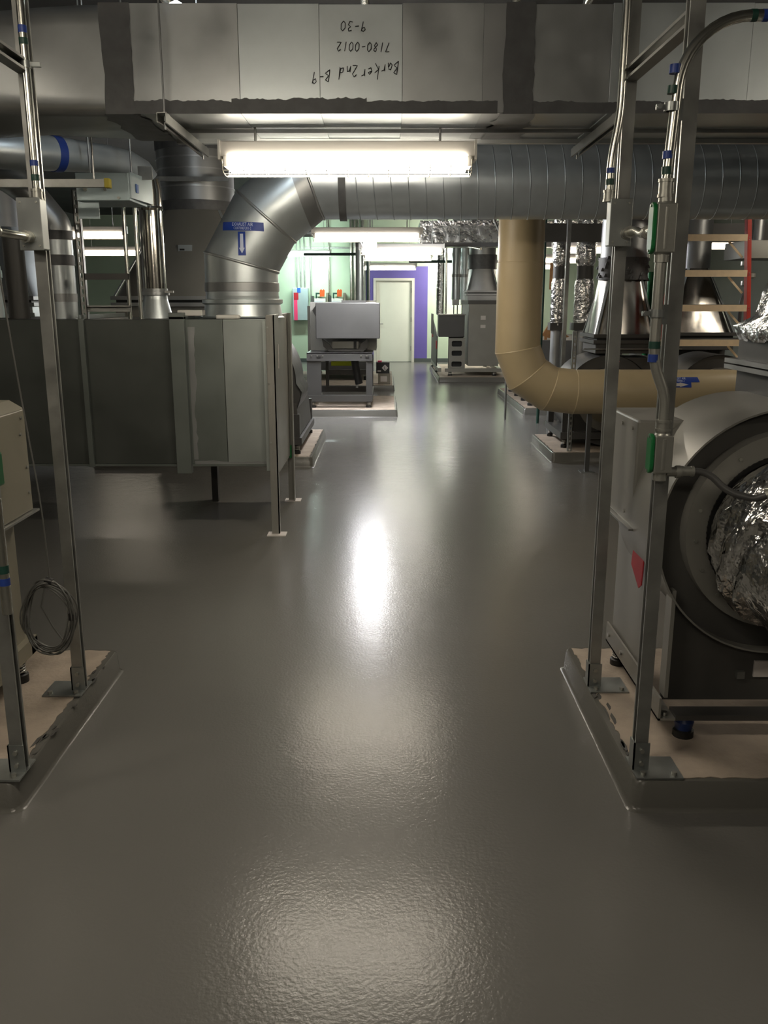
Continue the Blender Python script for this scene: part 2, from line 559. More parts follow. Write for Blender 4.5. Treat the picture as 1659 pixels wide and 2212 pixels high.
# ================================================================== concrete pads
def pad(x0, x1, y0, y1, h, label, chips=True):
    t = thing('equipment_pad', label, 'concrete pad', ((x0 + x1) / 2, (y0 + y1) / 2, 0), 'equipment pads')
    mb = MB()
    prof = [(0, 0.0), (.008, .003), (.013, .015), (.019, h - .008), (.026, h)]
    rings = []
    def rr(i, z, rad):
        pts = []
        for cx, cy, a in ((x1 - i - rad, y1 - i - rad, 0), (x0 + i + rad, y1 - i - rad, PI / 2), (x0 + i + rad, y0 + i + rad, PI), (x1 - i - rad, y0 + i + rad, 1.5 * PI)):
            for k in range(5):
                pts.append((cx + rad * math.cos(a + k * PI / 8), cy + rad * math.sin(a + k * PI / 8), z))
        return pts
    for i, z in prof:
        rings.append(rr(i, z, .035))
    mb.loft(rings, True)
    n = len(rings[-1])
    mb.add(rings[-1], [list(range(n))])
    mb.build('epoxy_cove', 'cove', t)
    # concrete top with ragged paint edge
    a, b, c, d = x0 + .048, x1 - .048, y0 + .045, y1 - .045
    P = []
    amp = .006
    for (p, q) in (((a, c), (b, c)), ((b, c), (b, d)), ((b, d), (a, d)), ((a, d), (a, c))):
        ln = math.hypot(q[0] - p[0], q[1] - p[1])
        k = max(6, int(ln / .02))
        for i in range(k):
            s = i / k
            P.append((p[0] + (q[0] - p[0]) * s + random.uniform(-amp, amp), p[1] + (q[1] - p[1]) * s + random.uniform(-amp, amp), h + .0005))
    MB().prism(P, (0, 0, .0025)).build('concrete_top', 'concrete', t)
    ch = MB()
    if chips:
        for k in range(16):
            e = random.choice((0, 1))
            px = (x1 - .045 if x0 < 0 else x0 + .045) + random.uniform(-.012, .03)
            py = random.uniform(y0 + .1, y1 - .1)
            ln, wd = random.uniform(.01, .05), random.uniform(.003, .008)
            ch.prism([(px - wd, py - ln, h + .003), (px + wd * .4, py - ln * .6, h + .003), (px + wd, py, h + .003), (px + wd * .5, py + ln, h + .003), (px - wd, py + ln * .5, h + .003)], (0, 0, .0008))
        ch.build('chipped_edge', 'fan_d', t, kind='stuff')
    return t
PH = .10
pad(-3.4, -1.16, 2.465, 3.60, PH, 'concrete topped grey pad in the left foreground under the two steel posts')
pad(.772, 3.4, 2.475, 3.63, PH, 'concrete topped grey pad in the right foreground under the fan with the foil hose')
pad(-2.9, -.71, 8.40, 10.35, PH, 'small looking pad peeping out right of the long sheet metal plenum', False)
pad(-2.2, .165, 12.2, 14.15, PH, 'pad under the grey boxed fan left of the aisle', False)
pad(-2.2, .155, 15.85, 19.2, PH, 'pad beyond the boxed fan, carrying the black box', False)
pad(1.03, 3.6, 17.6, 21.4, PH, 'pad under the fan with the three hole panel right of the far aisle', False)
pad(1.94, 4.2, 12.4, 15.45, PH, 'pale pad behind the bend of the beige duct', False)
pad(1.655, 4.1, 8.66, 9.98, PH, 'pad under the beige duct run, with a slotted post at its corner', False)

# ================================================================== strut channel
def channel(mb, p0, p1, open_dir, wd=.041, lip=.009, t=.003):
    """C shaped strut from p0 to p1, mouth facing open_dir"""
    p0, p1 = Vector(p0), Vector(p1)
    d = (p1 - p0).normalized()
    o = Vector(open_dir)
    o = (o - d * o.dot(d)).normalized()
    s = d.cross(o).normalized()
    h = wd / 2
    prof = [(-h, h), (-h + lip, h), (-h + lip, h - .006), (-h + lip - t, h - .006), (-h + lip - t, h - t), (-h + t, h - t), (-h + t, -h + t), (h - t, -h + t), (h - t, h - t), (h - lip + t, h - t),
            (h - lip + t, h - .006), (h - lip, h - .006), (h - lip, h), (h, h), (h, -h), (-h, -h)]
    A = [p0 + s * a + o * b for a, b in prof]
    B = [p1 + s * a + o * b for a, b in prof]
    mb.loft([A, B], False)
    for q in (p0, p1):                      # closed ends as thin C plates
        R = [q + s * a + o * b for a, b in prof]
        mb.add(R, [(0, 1, 5, 6, 15), (15, 6, 7, 14), (14, 7, 8, 12, 13)])
    return mb

def post(x, y, z0, ztop, label, open_dir, plate_dx):
    t = thing('strut_post', label, 'post', (x, y, z0), 'steel channel posts')
    channel(MB(), (x, y, z0 + .006), (x, y, ztop), open_dir).build('channel', 'strut', t)
    MB().box(x - .075 + plate_dx, x + .075 + plate_dx, y - .075, y + .06, z0, z0 + .006).build('base_plate', 'strutface', t)
    MB().box(x - .026, x + .026, y - .026, y - .021, z0 + .006, z0 + .10).box(x - .026, x - .021, y - .026, y + .022, z0 + .006, z0 + .10).build('post_bracket', 'strutface', t)
    b = MB()
    bolt(b, (x, y - .026, z0 + .03), (0, -1, 0))
    bolt(b, (x, y - .026, z0 + .075), (0, -1, 0))
    for sx in (-.05, .05):
        bolt(b, (x + plate_dx + sx, y - .055, z0 + .006), (0, 0, 1), .009, .01)
    b.build('bolt', 'cast', t)
    return t
PZ = PH + .003
post(-1.205, 3.17, PZ, ZC, 'galvanized channel post on the left pad, the far one, beside the cable coil', (1, 0, 0), -.05)
post(-1.192, 2.56, PZ, ZC, 'galvanized channel post on the left pad, the near one at the picture edge', (1, 0, 0), -.05)
post(.822, 3.21, PZ, ZC, 'galvanized channel post on the right pad, the far one, with the zinc box', (-1, 0, 0), .05)
post(.826, 2.58, PZ, ZC, 'galvanized channel post on the right pad, the near one, with green capped fittings', (-1, 0, 0), .05)

def rail(p0, p1, open_dir, label, name='strut_rail'):
    o = channel(MB(), p0, p1, open_dir).build(name, 'strut')
    return tag(o, label, 'rail', 'strut rails')
rail((-1.205, 3.149, 2.345), (-1.192, 2.581, 2.345), (1, 0, 0), 'horizontal channel between the two left posts high up')
rail((.822, 3.189, 2.33), (.826, 2.601, 2.33), (-1, 0, 0), 'horizontal channel between the two right posts high up')

# ------------------------------------------------------------------ conduits
CG = 'rigid conduits with tape bands'
def conduit(name, label, path, r, tapes=(), couplings=(), origin=None, mat='conduit'):
    t = thing(name, label, 'conduit', origin or path[0], CG)
    MB().tube(path, r, 14).build('pipe', mat, t)
    for p, q, m in tapes:
        MB().tube([p, q], r * 1.06, 14).build('tape_band', m, t, 'blue tape band' if m == 'blue' else 'dark green tape band')
    for p, q in couplings:
        mb = MB()
        mb.tube([p, q], r * 1.35, 14)
        d = (Vector(q) - Vector(p)).normalized()
        for e in (Vector(p), Vector(q)):
            mb.tube([e - d * .004, e + d * .004], r * 1.55, 8)
        mb.build('coupling', 'cast', t)
    return t
CR = .0135
# left far post: conduit down to a zinc box
lx, ly = -1.188, 3.125
cl = conduit('conduit', 'shiny conduit running down the far left post into the zinc box', [(lx, ly, ZC), (lx, ly, 1.935)], CR,
             [((lx, ly, 2.462), (lx, ly, 2.440), 'blue'), ((lx, ly, 2.425), (lx, ly, 2.405), 'dgreen'), ((lx, ly, 2.05), (lx, ly, 2.032), 'blue'), ((lx, ly, 2.005), (lx, ly, 1.985), 'dgreen')],
             [((lx, ly, 1.955), (lx, ly, 1.925))])
clamp = MB().ring((lx, ly, 2.335), (0, 0, 1), CR + .004, CR, .022, 16)
clamp.box(lx + .016, lx + .05, ly - .006, ly + .006, 2.338, 2.352).box(lx - .035, lx - .016, ly - .006, ly + .006, 2.338, 2.352)
clamp.build('conduit_clamp', 'strutface', cl)
def zinc_box(x, y, z0, z1, wd, dp, label, hub=None):
    t = thing('junction_box', label, 'box', (x, y, z0), 'zinc junction boxes')
    MB().box(x - wd / 2, x + wd / 2, y - dp, y, z0, z1).build('body', 'strutface', t, bevel=.003)
    MB().box(x - wd / 2 - .003, x + wd / 2 + .003, y - dp - .004, y - dp, z0 - .003, z1 + .003).build('cover', 'strutface', t, bevel=.002)
    b = MB()
    for sx in (-1, 1):
        for sz in (z0 + .012, z1 - .012):
            bolt(b, (x + sx * (wd / 2 - .01), y - dp - .004, sz), (0, -1, 0), .004, .003)
    b.build('screw', 'cast', t)
    return t
zinc_box(-1.205, 3.148, 1.76, 1.925, .075, .062, 'zinc junction box on the far left post at the end of its conduit')
zinc_box(.800, 3.188, 1.775, 1.925, .07, .062, 'zinc junction box on the far right post at the end of its conduit')
# left horizontal conduit from the box towards the viewer
conduit('conduit', 'horizontal conduit leaving the left zinc box towards the picture edge',
        fillet([(-1.21, 3.082, 1.80), (-1.215, 2.98, 1.80), (-1.25, 2.9, 1.805), (-1.30, 2.3, 1.80)], .05), CR, [], [((-1.21, 3.08, 1.80), (-1.211, 3.05, 1.80)), ((-1.236, 2.88, 1.805), (-1.238, 2.86, 1.805))])
# left low conduit on the near post
conduit('conduit', 'short conduit on the near left post by the cabinet, taped blue and green',
        [(-1.158, 2.512, 1.02), (-1.158, 2.512, .66)], .016,
        [((-1.158, 2.512, .815), (-1.158, 2.512, .79), 'dgreen'), ((-1.158, 2.512, .775), (-1.158, 2.512, .752), 'blue')], [])
# right far post conduit with a small offset
rx, ry = .775, 3.16
conduit('conduit', 'conduit down the far right post with a slight offset bend, ending in the zinc box',
        fillet([(rx + .012, ry, ZC), (rx + .012, ry, 2.20), (rx - .012, ry, 2.06), (rx - .012, ry, 1.93)], .06), CR,
        [((rx - .012, ry, 2.03), (rx - .012, ry, 2.013), 'blue'), ((rx - .012, ry, 1.995), (rx - .012, ry, 1.975), 'dgreen')],
        [((rx - .012, ry, 1.955), (rx - .012, ry, 1.925))])
# box to green capped fitting
conduit('conduit', 'short wavy conduit from the right zinc box to the upper green capped fitting',
        fillet([(.82, 3.124, 1.815), (.83, 3.04, 1.82), (.828, 2.96, 1.80), (.80, 2.60, 1.80)], .05), CR, [],
        [((.82, 3.12, 1.815), (.823, 3.09, 1.817)), ((.821, 2.88, 1.80), (.82, 2.86, 1.80))])
# right near post: big sweep from the right, down through two fittings
nx_, ny_ = .765, 2.528
conduit('conduit', 'conduit sweeping in from the right at the top and down the near right post',
        [(1.9, ny_, 2.318), (1.1, ny_, 2.318)] + arc((.96, ny_, 2.135), (1, 0, 0), (0, 0, 1), .183, PI / 2, PI * .98, 10) + [(nx_, ny_, 1.90)], .0145,
        [((.985, ny_, 2.318), (1.0, ny_, 2.318), 'blue'), ((.955, ny_, 2.318), (.97, ny_, 2.318), 'dgreen'),
         ((nx_ + .002, ny_, 2.20), (nx_ + .002, ny_, 2.178), 'blue'), ((nx_ + .001, ny_, 2.148), (nx_, ny_, 2.128), 'dgreen'),
         ((nx_, ny_, 1.985), (nx_, ny_, 1.965), 'blue'), ((nx_, ny_, 1.945), (nx_, ny_, 1.925), 'dgreen')],
        [((nx_, ny_, 1.91), (nx_, ny_, 1.87))])
conduit('conduit', 'lower conduit between the two green capped fittings with a gentle offset',
        fillet([(nx_, ny_, 1.70), (nx_, ny_, 1.42), (nx_ + .042, ny_, 1.32), (nx_ + .042, ny_, 1.24)], .06), .0155,
        [((nx_, ny_, 1.478), (nx_, ny_, 1.458), 'dgreen'), ((nx_, ny_, 1.442), (nx_, ny_, 1.42), 'blue')],
        [((nx_ + .042, ny_, 1.25), (nx_ + .042, ny_, 1.225))], mat='cast')
def condulet(x, y, z0, z1, label, side=False):
    t = thing('conduit_fitting', label, 'fitting', (x, y, z0), 'green capped conduit fittings')
    h = z1 - z0
    mb = MB()
    mb.lathe((x, y, z0), (0, 0, 1), [(0, .020), (.02, .020), (.035, .027), (h - .035, .027), (h - .02, .020), (h, .020)], 18)
    mb.box(x - .026, x + .027, y - .026, y + .024, z0 + .025, z1 - .025)
    mb.build('body', 'cast', t, bevel=.003)
    P = []
    for k in range(9):
        a = PI * k / 8
        P.append((x - .026, y + .024 * math.cos(a), z1 - .045 + .024 * math.sin(a)))
    for k in range(9):
        a = PI + PI * k / 8
        P.append((x - .026, y + .024 * math.cos(a), z0 + .045 + .024 * math.sin(a)))
    MB().prism(P, (-.012, 0, 0)).build('cover', 'green', t, 'green gasketed cover', bevel=.003)
    b = MB()
    for z in (z0 + .03, z1 - .03):
        bolt(b, (x - .038, y, z), (-1, 0, 0), .004, .003)
    b.build('screw', 'spring', t)
    return t
condulet(nx_ + .002, ny_, 1.695, 1.875, 'upper green capped conduit fitting on the near right post')
c2 = condulet(nx_ + .042, ny_, 1.075, 1.235, 'lower green capped conduit fitting on the near right post')
MB().cyl((nx_ + .06, ny_, 1.10), (nx_ + .098, ny_, 1.10), .014, n=14).cyl((nx_ + .088, ny_, 1.10), (nx_ + .102, ny_, 1.10), .019, n=8).build('side_hub', 'cast', c2)
conduit('flexible_conduit', 'grey flexible conduit from the lower green fitting to the actuator box',
        fillet([(.872, 2.535, 1.10), (.95, 2.53, 1.10), (1.0, 2.50, 1.045), (1.07, 2.47, 1.03), (1.098, 2.455, 1.045), (1.11, 2.45, 1.06), (1.135, 2.45, 1.062)], .05, 5), .0105, [],
        [((.874, 2.535, 1.10), (.905, 2.535, 1.10)), ((1.098, 2.455, 1.048), (1.122, 2.45, 1.062))], mat='fan')
# clamps holding the near right conduit
for z, lab in ((2.085, 'zinc conduit strap on the near right post, upper'), (1.545, 'zinc conduit strap on the near right post, lower')):
    mb = MB().ring((nx_, ny_, z), (0, 0, 1), .0205, .0155, .022, 16)
    mb.box(nx_ - .042, nx_ - .02, ny_ - .005, ny_ + .005, z + .004, z + .017).cyl((nx_ - .034, ny_ - .012, z + .011), (nx_ - .034, ny_ + .012, z + .011), .007, n=8).box(nx_ + .02, .80, ny_ + .012, ny_ + .019, z - .02, z + .035)
    tag(mb.build('conduit_strap', 'strutface'), lab, 'strap', 'conduit straps')
ab = thing('actuator_box', 'khaki actuator box with a green dot at the right edge, wired by flexible conduit', 'box', (1.21, 2.42, 1.0))
MB().box(1.145, 1.33, 2.40, 2.52, 1.0, 1.075).build('body', 'cab', ab, bevel=.004)
MB().box(1.125, 1.146, 2.385, 2.50, .985, 1.07).build('end_plate', 'fan_d', ab, bevel=.004)
MB().cyl((1.172, 2.40, 1.052), (1.172, 2.397, 1.052), .011, n=16).build('dot', 'green', ab, 'green dot sticker')
MB().cyl((1.136, 2.385, 1.018), (1.136, 2.38, 1.018), .010, n=14).build('knockout', 'black', ab)

# ================================================================== left foreground cabinet (belt guard of the left fan)
lc = thing('fan_cabinet', 'khaki fan cabinet with green handle at the left picture edge behind the near post', 'cabinet', (-1.9, 2.95, PZ))
MB().box(-2.6, -1.46, 2.62, 3.30, .26, .80).build('lower_body', 'cab', lc, bevel=.006)
MB().box(-2.5, -1.385, 2.52, 3.32, .795, 1.19).build('drive_guard', 'cab', lc, bevel=.006)
MB().hexa([(-2.5, 2.52, 1.19), (-1.385, 2.52, 1.19), (-1.385, 3.32, 1.19), (-2.5, 3.32, 1.19)], [(-2.5, 2.60, 1.225), (-1.43, 2.60, 1.225), (-1.43, 3.30, 1.225), (-2.5, 3.30, 1.225)]).build('lid', 'cab', lc)
MB().box(-2.5, -1.37, 2.50, 3.34, .787, .795).build('bottom_flange', 'strut', lc)
sc = MB()
for y, z in ((3.28, 1.16), (3.26, 1.10), (3.29, .97), (3.29, .87), (3.0, .82), (2.75, .82), (2.8, 1.14)):
    bolt(sc, (-1.385, y, z), (1, 0, 0), .006, .005)
sc.build('screw', 'strut', lc)
MB().box(-1.387, -1.355, 2.955, 3.03, .955, 1.075).build('green_cover', 'green', lc, 'green gasketed cover', bevel=.008)
MB().box(-2.6, -1.43, 2.60, 2.66, .20, .26).box(-2.6, -1.43, 3.28, 3.34, .20, .26).box(-1.49, -1.43, 2.60, 3.34, .20, .265).build('base_rail', 'cab', lc)
MB().tube([(-1.45, 2.86, .78), (-1.425, 2.86, .70), (-1.43, 2.85, .64), (-1.42, 2.86, .55), (-1.44, 2.87, .48)], .010, 8).build('cable', 'black', lc)
def spring_foot(t, x, y, z0, z1, blue=False, R=.032):
    h = z1 - z0
    f = MB().lathe((x, y, z0), (0, 0, 1), [(0, R), (h * .32, R), (h * .36, R * .8)], 18).build('foot', 'black', t)
    n = 40
    mid = [(x + R * .62 * math.cos(2 * PI * 4 * i / n), y + R * .62 * math.sin(2 * PI * 4 * i / n), z0 + h * .36 + h * .5 * i / n) for i in range(n + 1)]
    MB().tube(mid, R * .16, 5).build('spring', 'spring' if not blue else 'bluespring', f)
    MB().lathe((x, y, z0 + h * (.36 if blue else .84)), (0, 0, 1), [(0, R * .78), (h * (.40 if blue else .05), R * .95), (h * (.64 if blue else .16), R * .7)], 18).build('cap', 'bluespring' if blue else 'black', f)
spring_foot(lc, -1.47, 3.24, PZ, .20)
spring_foot(lc, -1.47, 2.70, PZ, .20)
spring_foot(lc, -2.4, 3.24, PZ, .20)
spring_foot(lc, -2.4, 2.70, PZ, .20)

# cable coil
cc = thing('cable_coil', 'coil of grey cable tied with black straps hanging by the far left post', 'cable', (-1.215, 2.93, .34))
cen = Vector((-1.205, 2.93, .495))
mb = MB()
for k in range(9):
    a, b = .082 + random.uniform(-.014, .012), .135 + random.uniform(-.018, .012)
    ox, oy = random.uniform(-.008, .008), random.uniform(-.014, .014)
    dz = random.uniform(-.012, .006)
    ph = random.uniform(0, .3)
    pts = []
    for i in range(40):
        t = 2 * PI * i / 40
        pts.append(cen + Vector((ox + a * math.cos(t) * (1 + .06 * math.sin(2 * t + ph)), oy + .012 * math.sin(3 * t + k), dz + b * math.sin(t))))
    mb.tube(pts, .0028, 6, closed=True)
mb.build('cable_loops', 'wirecoil', cc)
MB().tube(fillet([(-1.19, 2.93, .63), (-1.19, 2.92, .9), (-1.235, 2.93, 1.35), (-1.285, 2.95, 1.9), (-1.30, 3.0, 2.6), (-1.30, 3.0, ZC)], .3), .0028, 6).build('hanging_lead', 'wirecoil', cc)
MB().tube([cen + Vector((.0, 0, .135)), cen + Vector((-.02, -.01, .04)), cen + Vector((.01, .01, -.05)), cen + Vector((.055, 0, -.11))], .0028, 6).build('loose_turn', 'wirecoil', cc)
MB().cyl(cen + Vector((.0, 0, .138)), cen + Vector((.022, 0, .128)), .014, n=10).build('strap', 'black', cc)
MB().cyl(cen + Vector((.083, 0, .012)), cen + Vector((.083, 0, -.012)), .014, n=10).build('strap', 'black', cc)

# ================================================================== right foreground fan
rf = thing('centrifugal_fan', 'grey centrifugal fan in the right foreground with foil hose at its round inlet', 'fan', (1.6, 3.1, PZ))
FX, FZ, FY0 = 1.317, .85, 2.78
def scroll_ring(y, k=1.0):
    pts = []
    for i in range(64):
        a = 2 * PI * i / 64
        r = .42
        pts.append((FX - r * k * math.cos(a + .9), y, FZ - .01 + r * k * math.sin(a + .9)))
    return pts
MB().loft([scroll_ring(FY0), scroll_ring(FY0 + .52)], True).loft([scroll_ring(FY0), scroll_ring(FY0, .985)], False).loft([scroll_ring(FY0, .985), scroll_ring(FY0 + .05, .985)], True).build('scroll', 'fan_l', rf)
MB().add(scroll_ring(FY0 + .05, .985), [list(range(64))]).build('scroll_face', 'fan_d', rf)
MB().add(scroll_ring(FY0 + .52), [list(range(64))]).build('scroll_back', 'fan_d', rf)
MB().ring((FX, FY0 - .01, FZ), (0, 1, 0), .332, .262, .06, 56).build('inlet_ring', 'fan_l', rf)
rb = MB()
for k in range(18):
    a = 2 * PI * k / 18 + .1
    bolt(rb, (FX + .30 * math.cos(a), FY0 - .01, FZ + .30 * math.sin(a)), (0, -1, 0), .006, .005)
rb.build('ring_bolt', 'cast', rf)
gk = MB().ring((FX, FY0 - .016, FZ), (0, 1, 0), .264, .250, .03, 72)
for k in range(90):
    a = 2 * PI * k / 90
    gk.bar((FX + .262 * math.cos(a), FY0 - .014, FZ + .262 * math.sin(a)), (FX + .2655 * math.cos(a), FY0 - .014, FZ + .2655 * math.sin(a)), .006, .006, (0, 1, 0))
gk.build('inlet_gasket', 'black', rf, kind='stuff')
# left hand drive guard and side panels
MB().box(.90, 1.52, 3.10, 3.50, .78, 1.175).build('drive_guard', 'fan_l', rf, bevel=.008)
sc = MB()
for y, z in ((3.44, 1.13), (3.3, 1.14), (3.16, 1.14), (3.44, .98), (3.44, .83), (3.2, .82)):
    bolt(sc, (.90, y, z), (-1, 0, 0), .007, .005)
sc.build('screw', 'cast', rf)
MB().box(.885, 1.0, 3.08, 3.51, .772, .780).build('guard_flange', 'strut', rf)
MB().box(.955, .97, 2.98, 3.46, .25, .775).build('side_panel', 'fan_l', rf)
MB().box(.965, .978, 2.79, 2.85, .25, .64).build('corner_leg', 'fan_l', rf)
MB().hexa([(.966, 2.82, .60), (.978, 2.82, .60), (.978, 2.84, .67), (.966, 2.84, .67)], [(.966, 3.0, .70), (.978, 3.0, .70), (.978, 3.0, .775), (.966, 3.0, .775)]).build('brace', 'fan_l', rf)
MB().box(.978, 2.3, 2.86, 2.875, .21, .62).build('shaded_front_skirt', 'fan_d', rf)  # dark colour stands in for the shade under scroll and hose
MB().box(.94, 1.0, 2.76, 3.50, .178, .186).box(.94, .948, 2.76, 3.50, .178, .262).build('base_rail', 'fan_l', rf)
MB().box(1.0, 2.5, 2.76, 2.83, .178, .198).build('front_rail', 'fan', rf)
sc = MB()
for y in (3.44, 3.25, 2.86):
    bolt(sc, (.94, y, .225), (-1, 0, 0), .009, .008)
for y in (3.46, 2.79):
    bolt(sc, (.97, y, .186), (0, 0, 1), .011, .012)
sc.build('bolt', 'spring', rf)
spring_foot(rf, .975, 3.42, PZ, .178)
spring_foot(rf, 1.045, 2.80, PZ, .178, True, .036)
spring_foot(rf, 2.35, 2.80, PZ, .178)
spring_foot(rf, 2.35, 3.42, PZ, .178)
MB().box(1.295, 1.38, 2.852, 2.86, .30, .36).build('data_plate', 'paper', rf)
MB().box(1.235, 1.262, 2.845, 2.86, .295, .322).build('latch', 'strut', rf)
# vertical outlet with flange and foil boot
MB().box(1.36, 1.92, 2.96, 3.42, 1.17, 1.335).build('outlet', 'fan', rf, bevel=.004)
MB().box(1.325, 1.955, 2.92, 3.46, 1.335, 1.352).box(1.325, 1.955, 2.92, 3.46, 1.358, 1.375).build('outlet_flange', 'galv_c', rf)
MB().box(1.36, 1.92, 2.96, 3.42, 1.375, 1.46).build('outlet_collar', 'fan', rf)
bt = MB()
rings = []
for k in range(13):
    t = k / 12
    z = 1.45 + .52 * t
    hx = (.335 if k == 1 else .30) * (1 - t) + .16 * t
    hy = (.27 if k == 1 else .245) * (1 - t) + .16 * t
    ring = []
    for i in range(40):
        a = 2 * PI * i / 40
        c, s = math.cos(a), math.sin(a)
        sq = 1 / max(abs(c), abs(s))
        m = (1 - t) * min(sq, 1.3) + t
        j = 1 + random.uniform(-.03, .03)
        ring.append((1.64 + hx * c * m * j, 3.19 + hy * s * m * j, z + random.uniform(-.008, .008)))
    rings.append(ring)
MB().loft(rings, True).build('foil_boot', 'foil', rf)
tag(MB().tube([(1.64, 3.19, 1.95), (1.64, 3.19, 2.6), (1.7, 3.19, 3.0), (1.9, 3.19, ZC)], .155, 24).build('exhaust_riser', 'foil'), 'foil wrapped riser above the right foreground fan outlet', 'duct')
# foil hose at the inlet
hose = MB()
path = fillet([(FX, FY0 - .02, FZ), (FX + .004, FY0 - .13, FZ - .012), (FX + .12, FY0 - .42, FZ - .10), (FX + .45, FY0 - .75, FZ - .20), (FX + 1.0, FY0 - .95, FZ - .24)], .2, 10)
path = [path[0]] + [p for i, p in enumerate(path[1:])]
rings = []
pts = []
for i in range(len(path) - 1):
    for s in range(3):
        pts.append(path[i].lerp(path[i + 1], s / 3))
pts.append(path[-1])
hb_ = MB()
_, u, _ = hb_.frame(pts[1] - pts[0])
for i, p in enumerate(pts):
    t = (pts[min(i + 1, len(pts) - 1)] - pts[max(i - 1, 0)]).normalized()
    u = (u - t * u.dot(t)).normalized()
    v = t.cross(u)
    ring = []
    for k in range(48):
        a = 2 * PI * k / 48
        r = .260 + min(i, 6) * .003 + (.011 * random.uniform(-1, 1) if i > 1 else 0) + .012 * math.sin(5 * a + i * .4) * (i > 2)
        ring.append(p + r * (math.cos(a) * u + math.sin(a) * v))
    rings.append(ring)
hb_.loft(rings, True)
tag(hb_.build('foil_hose', 'foil'), 'crinkled foil flexible hose leaving the right foreground fan inlet', 'hose')
# red tag on the fan
rt = thing('lockout_tag', 'dark red tag hanging on a wire loop from the right foreground fan guard', 'tag', (.955, 3.2, .60))
MB().prism([(.93, 3.02, .70), (.93, 3.05, .775), (.93, 3.14, .79), (.93, 3.17, .62), (.93, 3.06, .56), (.93, 3.03, .58)], (.004, 0, 0)).build('card', 'redtag', rt)
MB().tube(arc((.927, 3.16, .80), (0, 1, 0), (0, 0, 1), .04, 0, 2 * PI, 16), .0015, 5).build('wire_loop', 'black', rt)

# ================================================================== big cross duct
cd = thing('cross_duct', 'large rectangular galvanized duct crossing the top of the view, with handwriting', 'duct', (0, 4.58, 2.41))
DY0, DY1, DZ0, DZ1 = 4.25, 4.92, 2.415, 2.865
edges = [-1.20, -.66, -.30, .07, .43, .59, 1.0, 1.62, 2.3, 3.0, 3.7, 4.4, 5.1, 5.8]
for i, (a, b) in enumerate(zip(edges, edges[1:])):
    m = ('galv', 'galv_b', 'galv_b', 'galv', 'galv_c')[i % 5]
    g = .0003
    inset = .002 * ((i * 7) % 3)
    MB().box(a + g, b - g, DY0 + inset, DY1 - inset, DZ0 + inset, DZ1 - inset).build('panel', m, cd, bevel=.0012)
# rectangle-to-round piece on the left
rings = []
n = 56
for k in range(9):
    t = k / 8
    s = t * t * (3 - 2 * t)
    x = -1.20 - 1.35 * t
    ring = []
    for i in range(n):
        a = 2 * PI * (i + .5) / n
        c, sn = math.cos(a), math.sin(a)
        hy, hz = .335, .225
        m = min(hy / max(abs(c), 1e-6), hz / max(abs(sn), 1e-6))
        R = (c * m, sn * m)
        Q = (.30 * c, .30 * sn)
        ring.append((x, 4.585 + R[0] * (1 - s) + Q[0] * s, 2.64 + R[1] * (1 - s) + Q[1] * s))
    rings.append(ring)
MB().loft(rings, True).build('transition', 'galv', cd)
MB().cyl((-2.55, 4.585, 2.64), (-6.5, 4.585, 2.64), .30, n=40).build('round_run', 'galv', cd)
# dark sealant: along the lower front edge, and round two joints
def seal_strip(x0, x1, z0, z1, amp):
    up = [(x, DY0 - .002, z1 + d) for x, d in jag(x0, x1, int((x1 - x0) / .012) + 2, amp)]
    lo = [(x0, DY0 - .002, z0), (x1, DY0 - .002, z0)]
    P = [lo[0]] + [(p[0], p[1], z0) for p in up[1:-1]] + [lo[1]]
    mb = MB()
    k = len(up)
    mb.add(P + up, [(i, i + 1, k + i + 1, k + i) for i in range(k - 1)])
    mb.add([(p[0], DY0 + .004, p[2]) for p in up] + up, [(i, i + 1, k + i + 1, k + i) for i in range(k - 1)])
    return mb
for a, b, h in ((-1.15, -.70, .052), (-.70, -.09, .062), (-.09, .5, .05), (.62, 1.3, .05), (1.3, 3.2, .055)):
    seal_strip(a, b, DZ0 - .002, DZ0 + h, .006 if a > -.2 else .010).build('sealant_bead', 'sealant', cd)
for a, b in ((-1.27, -1.14), (.525, .655)):
    wa, wb_ = wander(15, .009), wander(15, .009)
    L = [(a + wa[i], DY0 - .004, DZ0 - .004 + (DZ1 - DZ0 + .006) * i / 14) for i in range(15)]
    R = [(b + wb_[i], DY0 - .004, DZ0 - .004 + (DZ1 - DZ0 + .006) * i / 14) for i in range(15)]
    mb = MB().add(L + R, [(i, i + 1, 16 + i, 15 + i) for i in range(14)])
    B = [(a + random.uniform(-.02, .02) - .02, DY0 - .004 + .68 * i / 10, DZ0 - .004) for i in range(11)]
    C = [(b + random.uniform(-.02, .02) + .03, DY0 - .004 + .68 * i / 10, DZ0 - .004) for i in range(11)]
    mb.add(B + C, [(i, i + 1, 12 + i, 11 + i) for i in range(10)])
    mb.build('sealant_band', 'sealant', cd)
# standing seam along the underside
MB().box(-1.1, 5.5, 4.62, 4.63, DZ0 - .018, DZ0).build('seam', 'galv_c', cd)
MB().box(-1.1, 5.5, 4.885, 4.925, DZ0 - .022, DZ0).build('edge_angle', 'galv', cd)

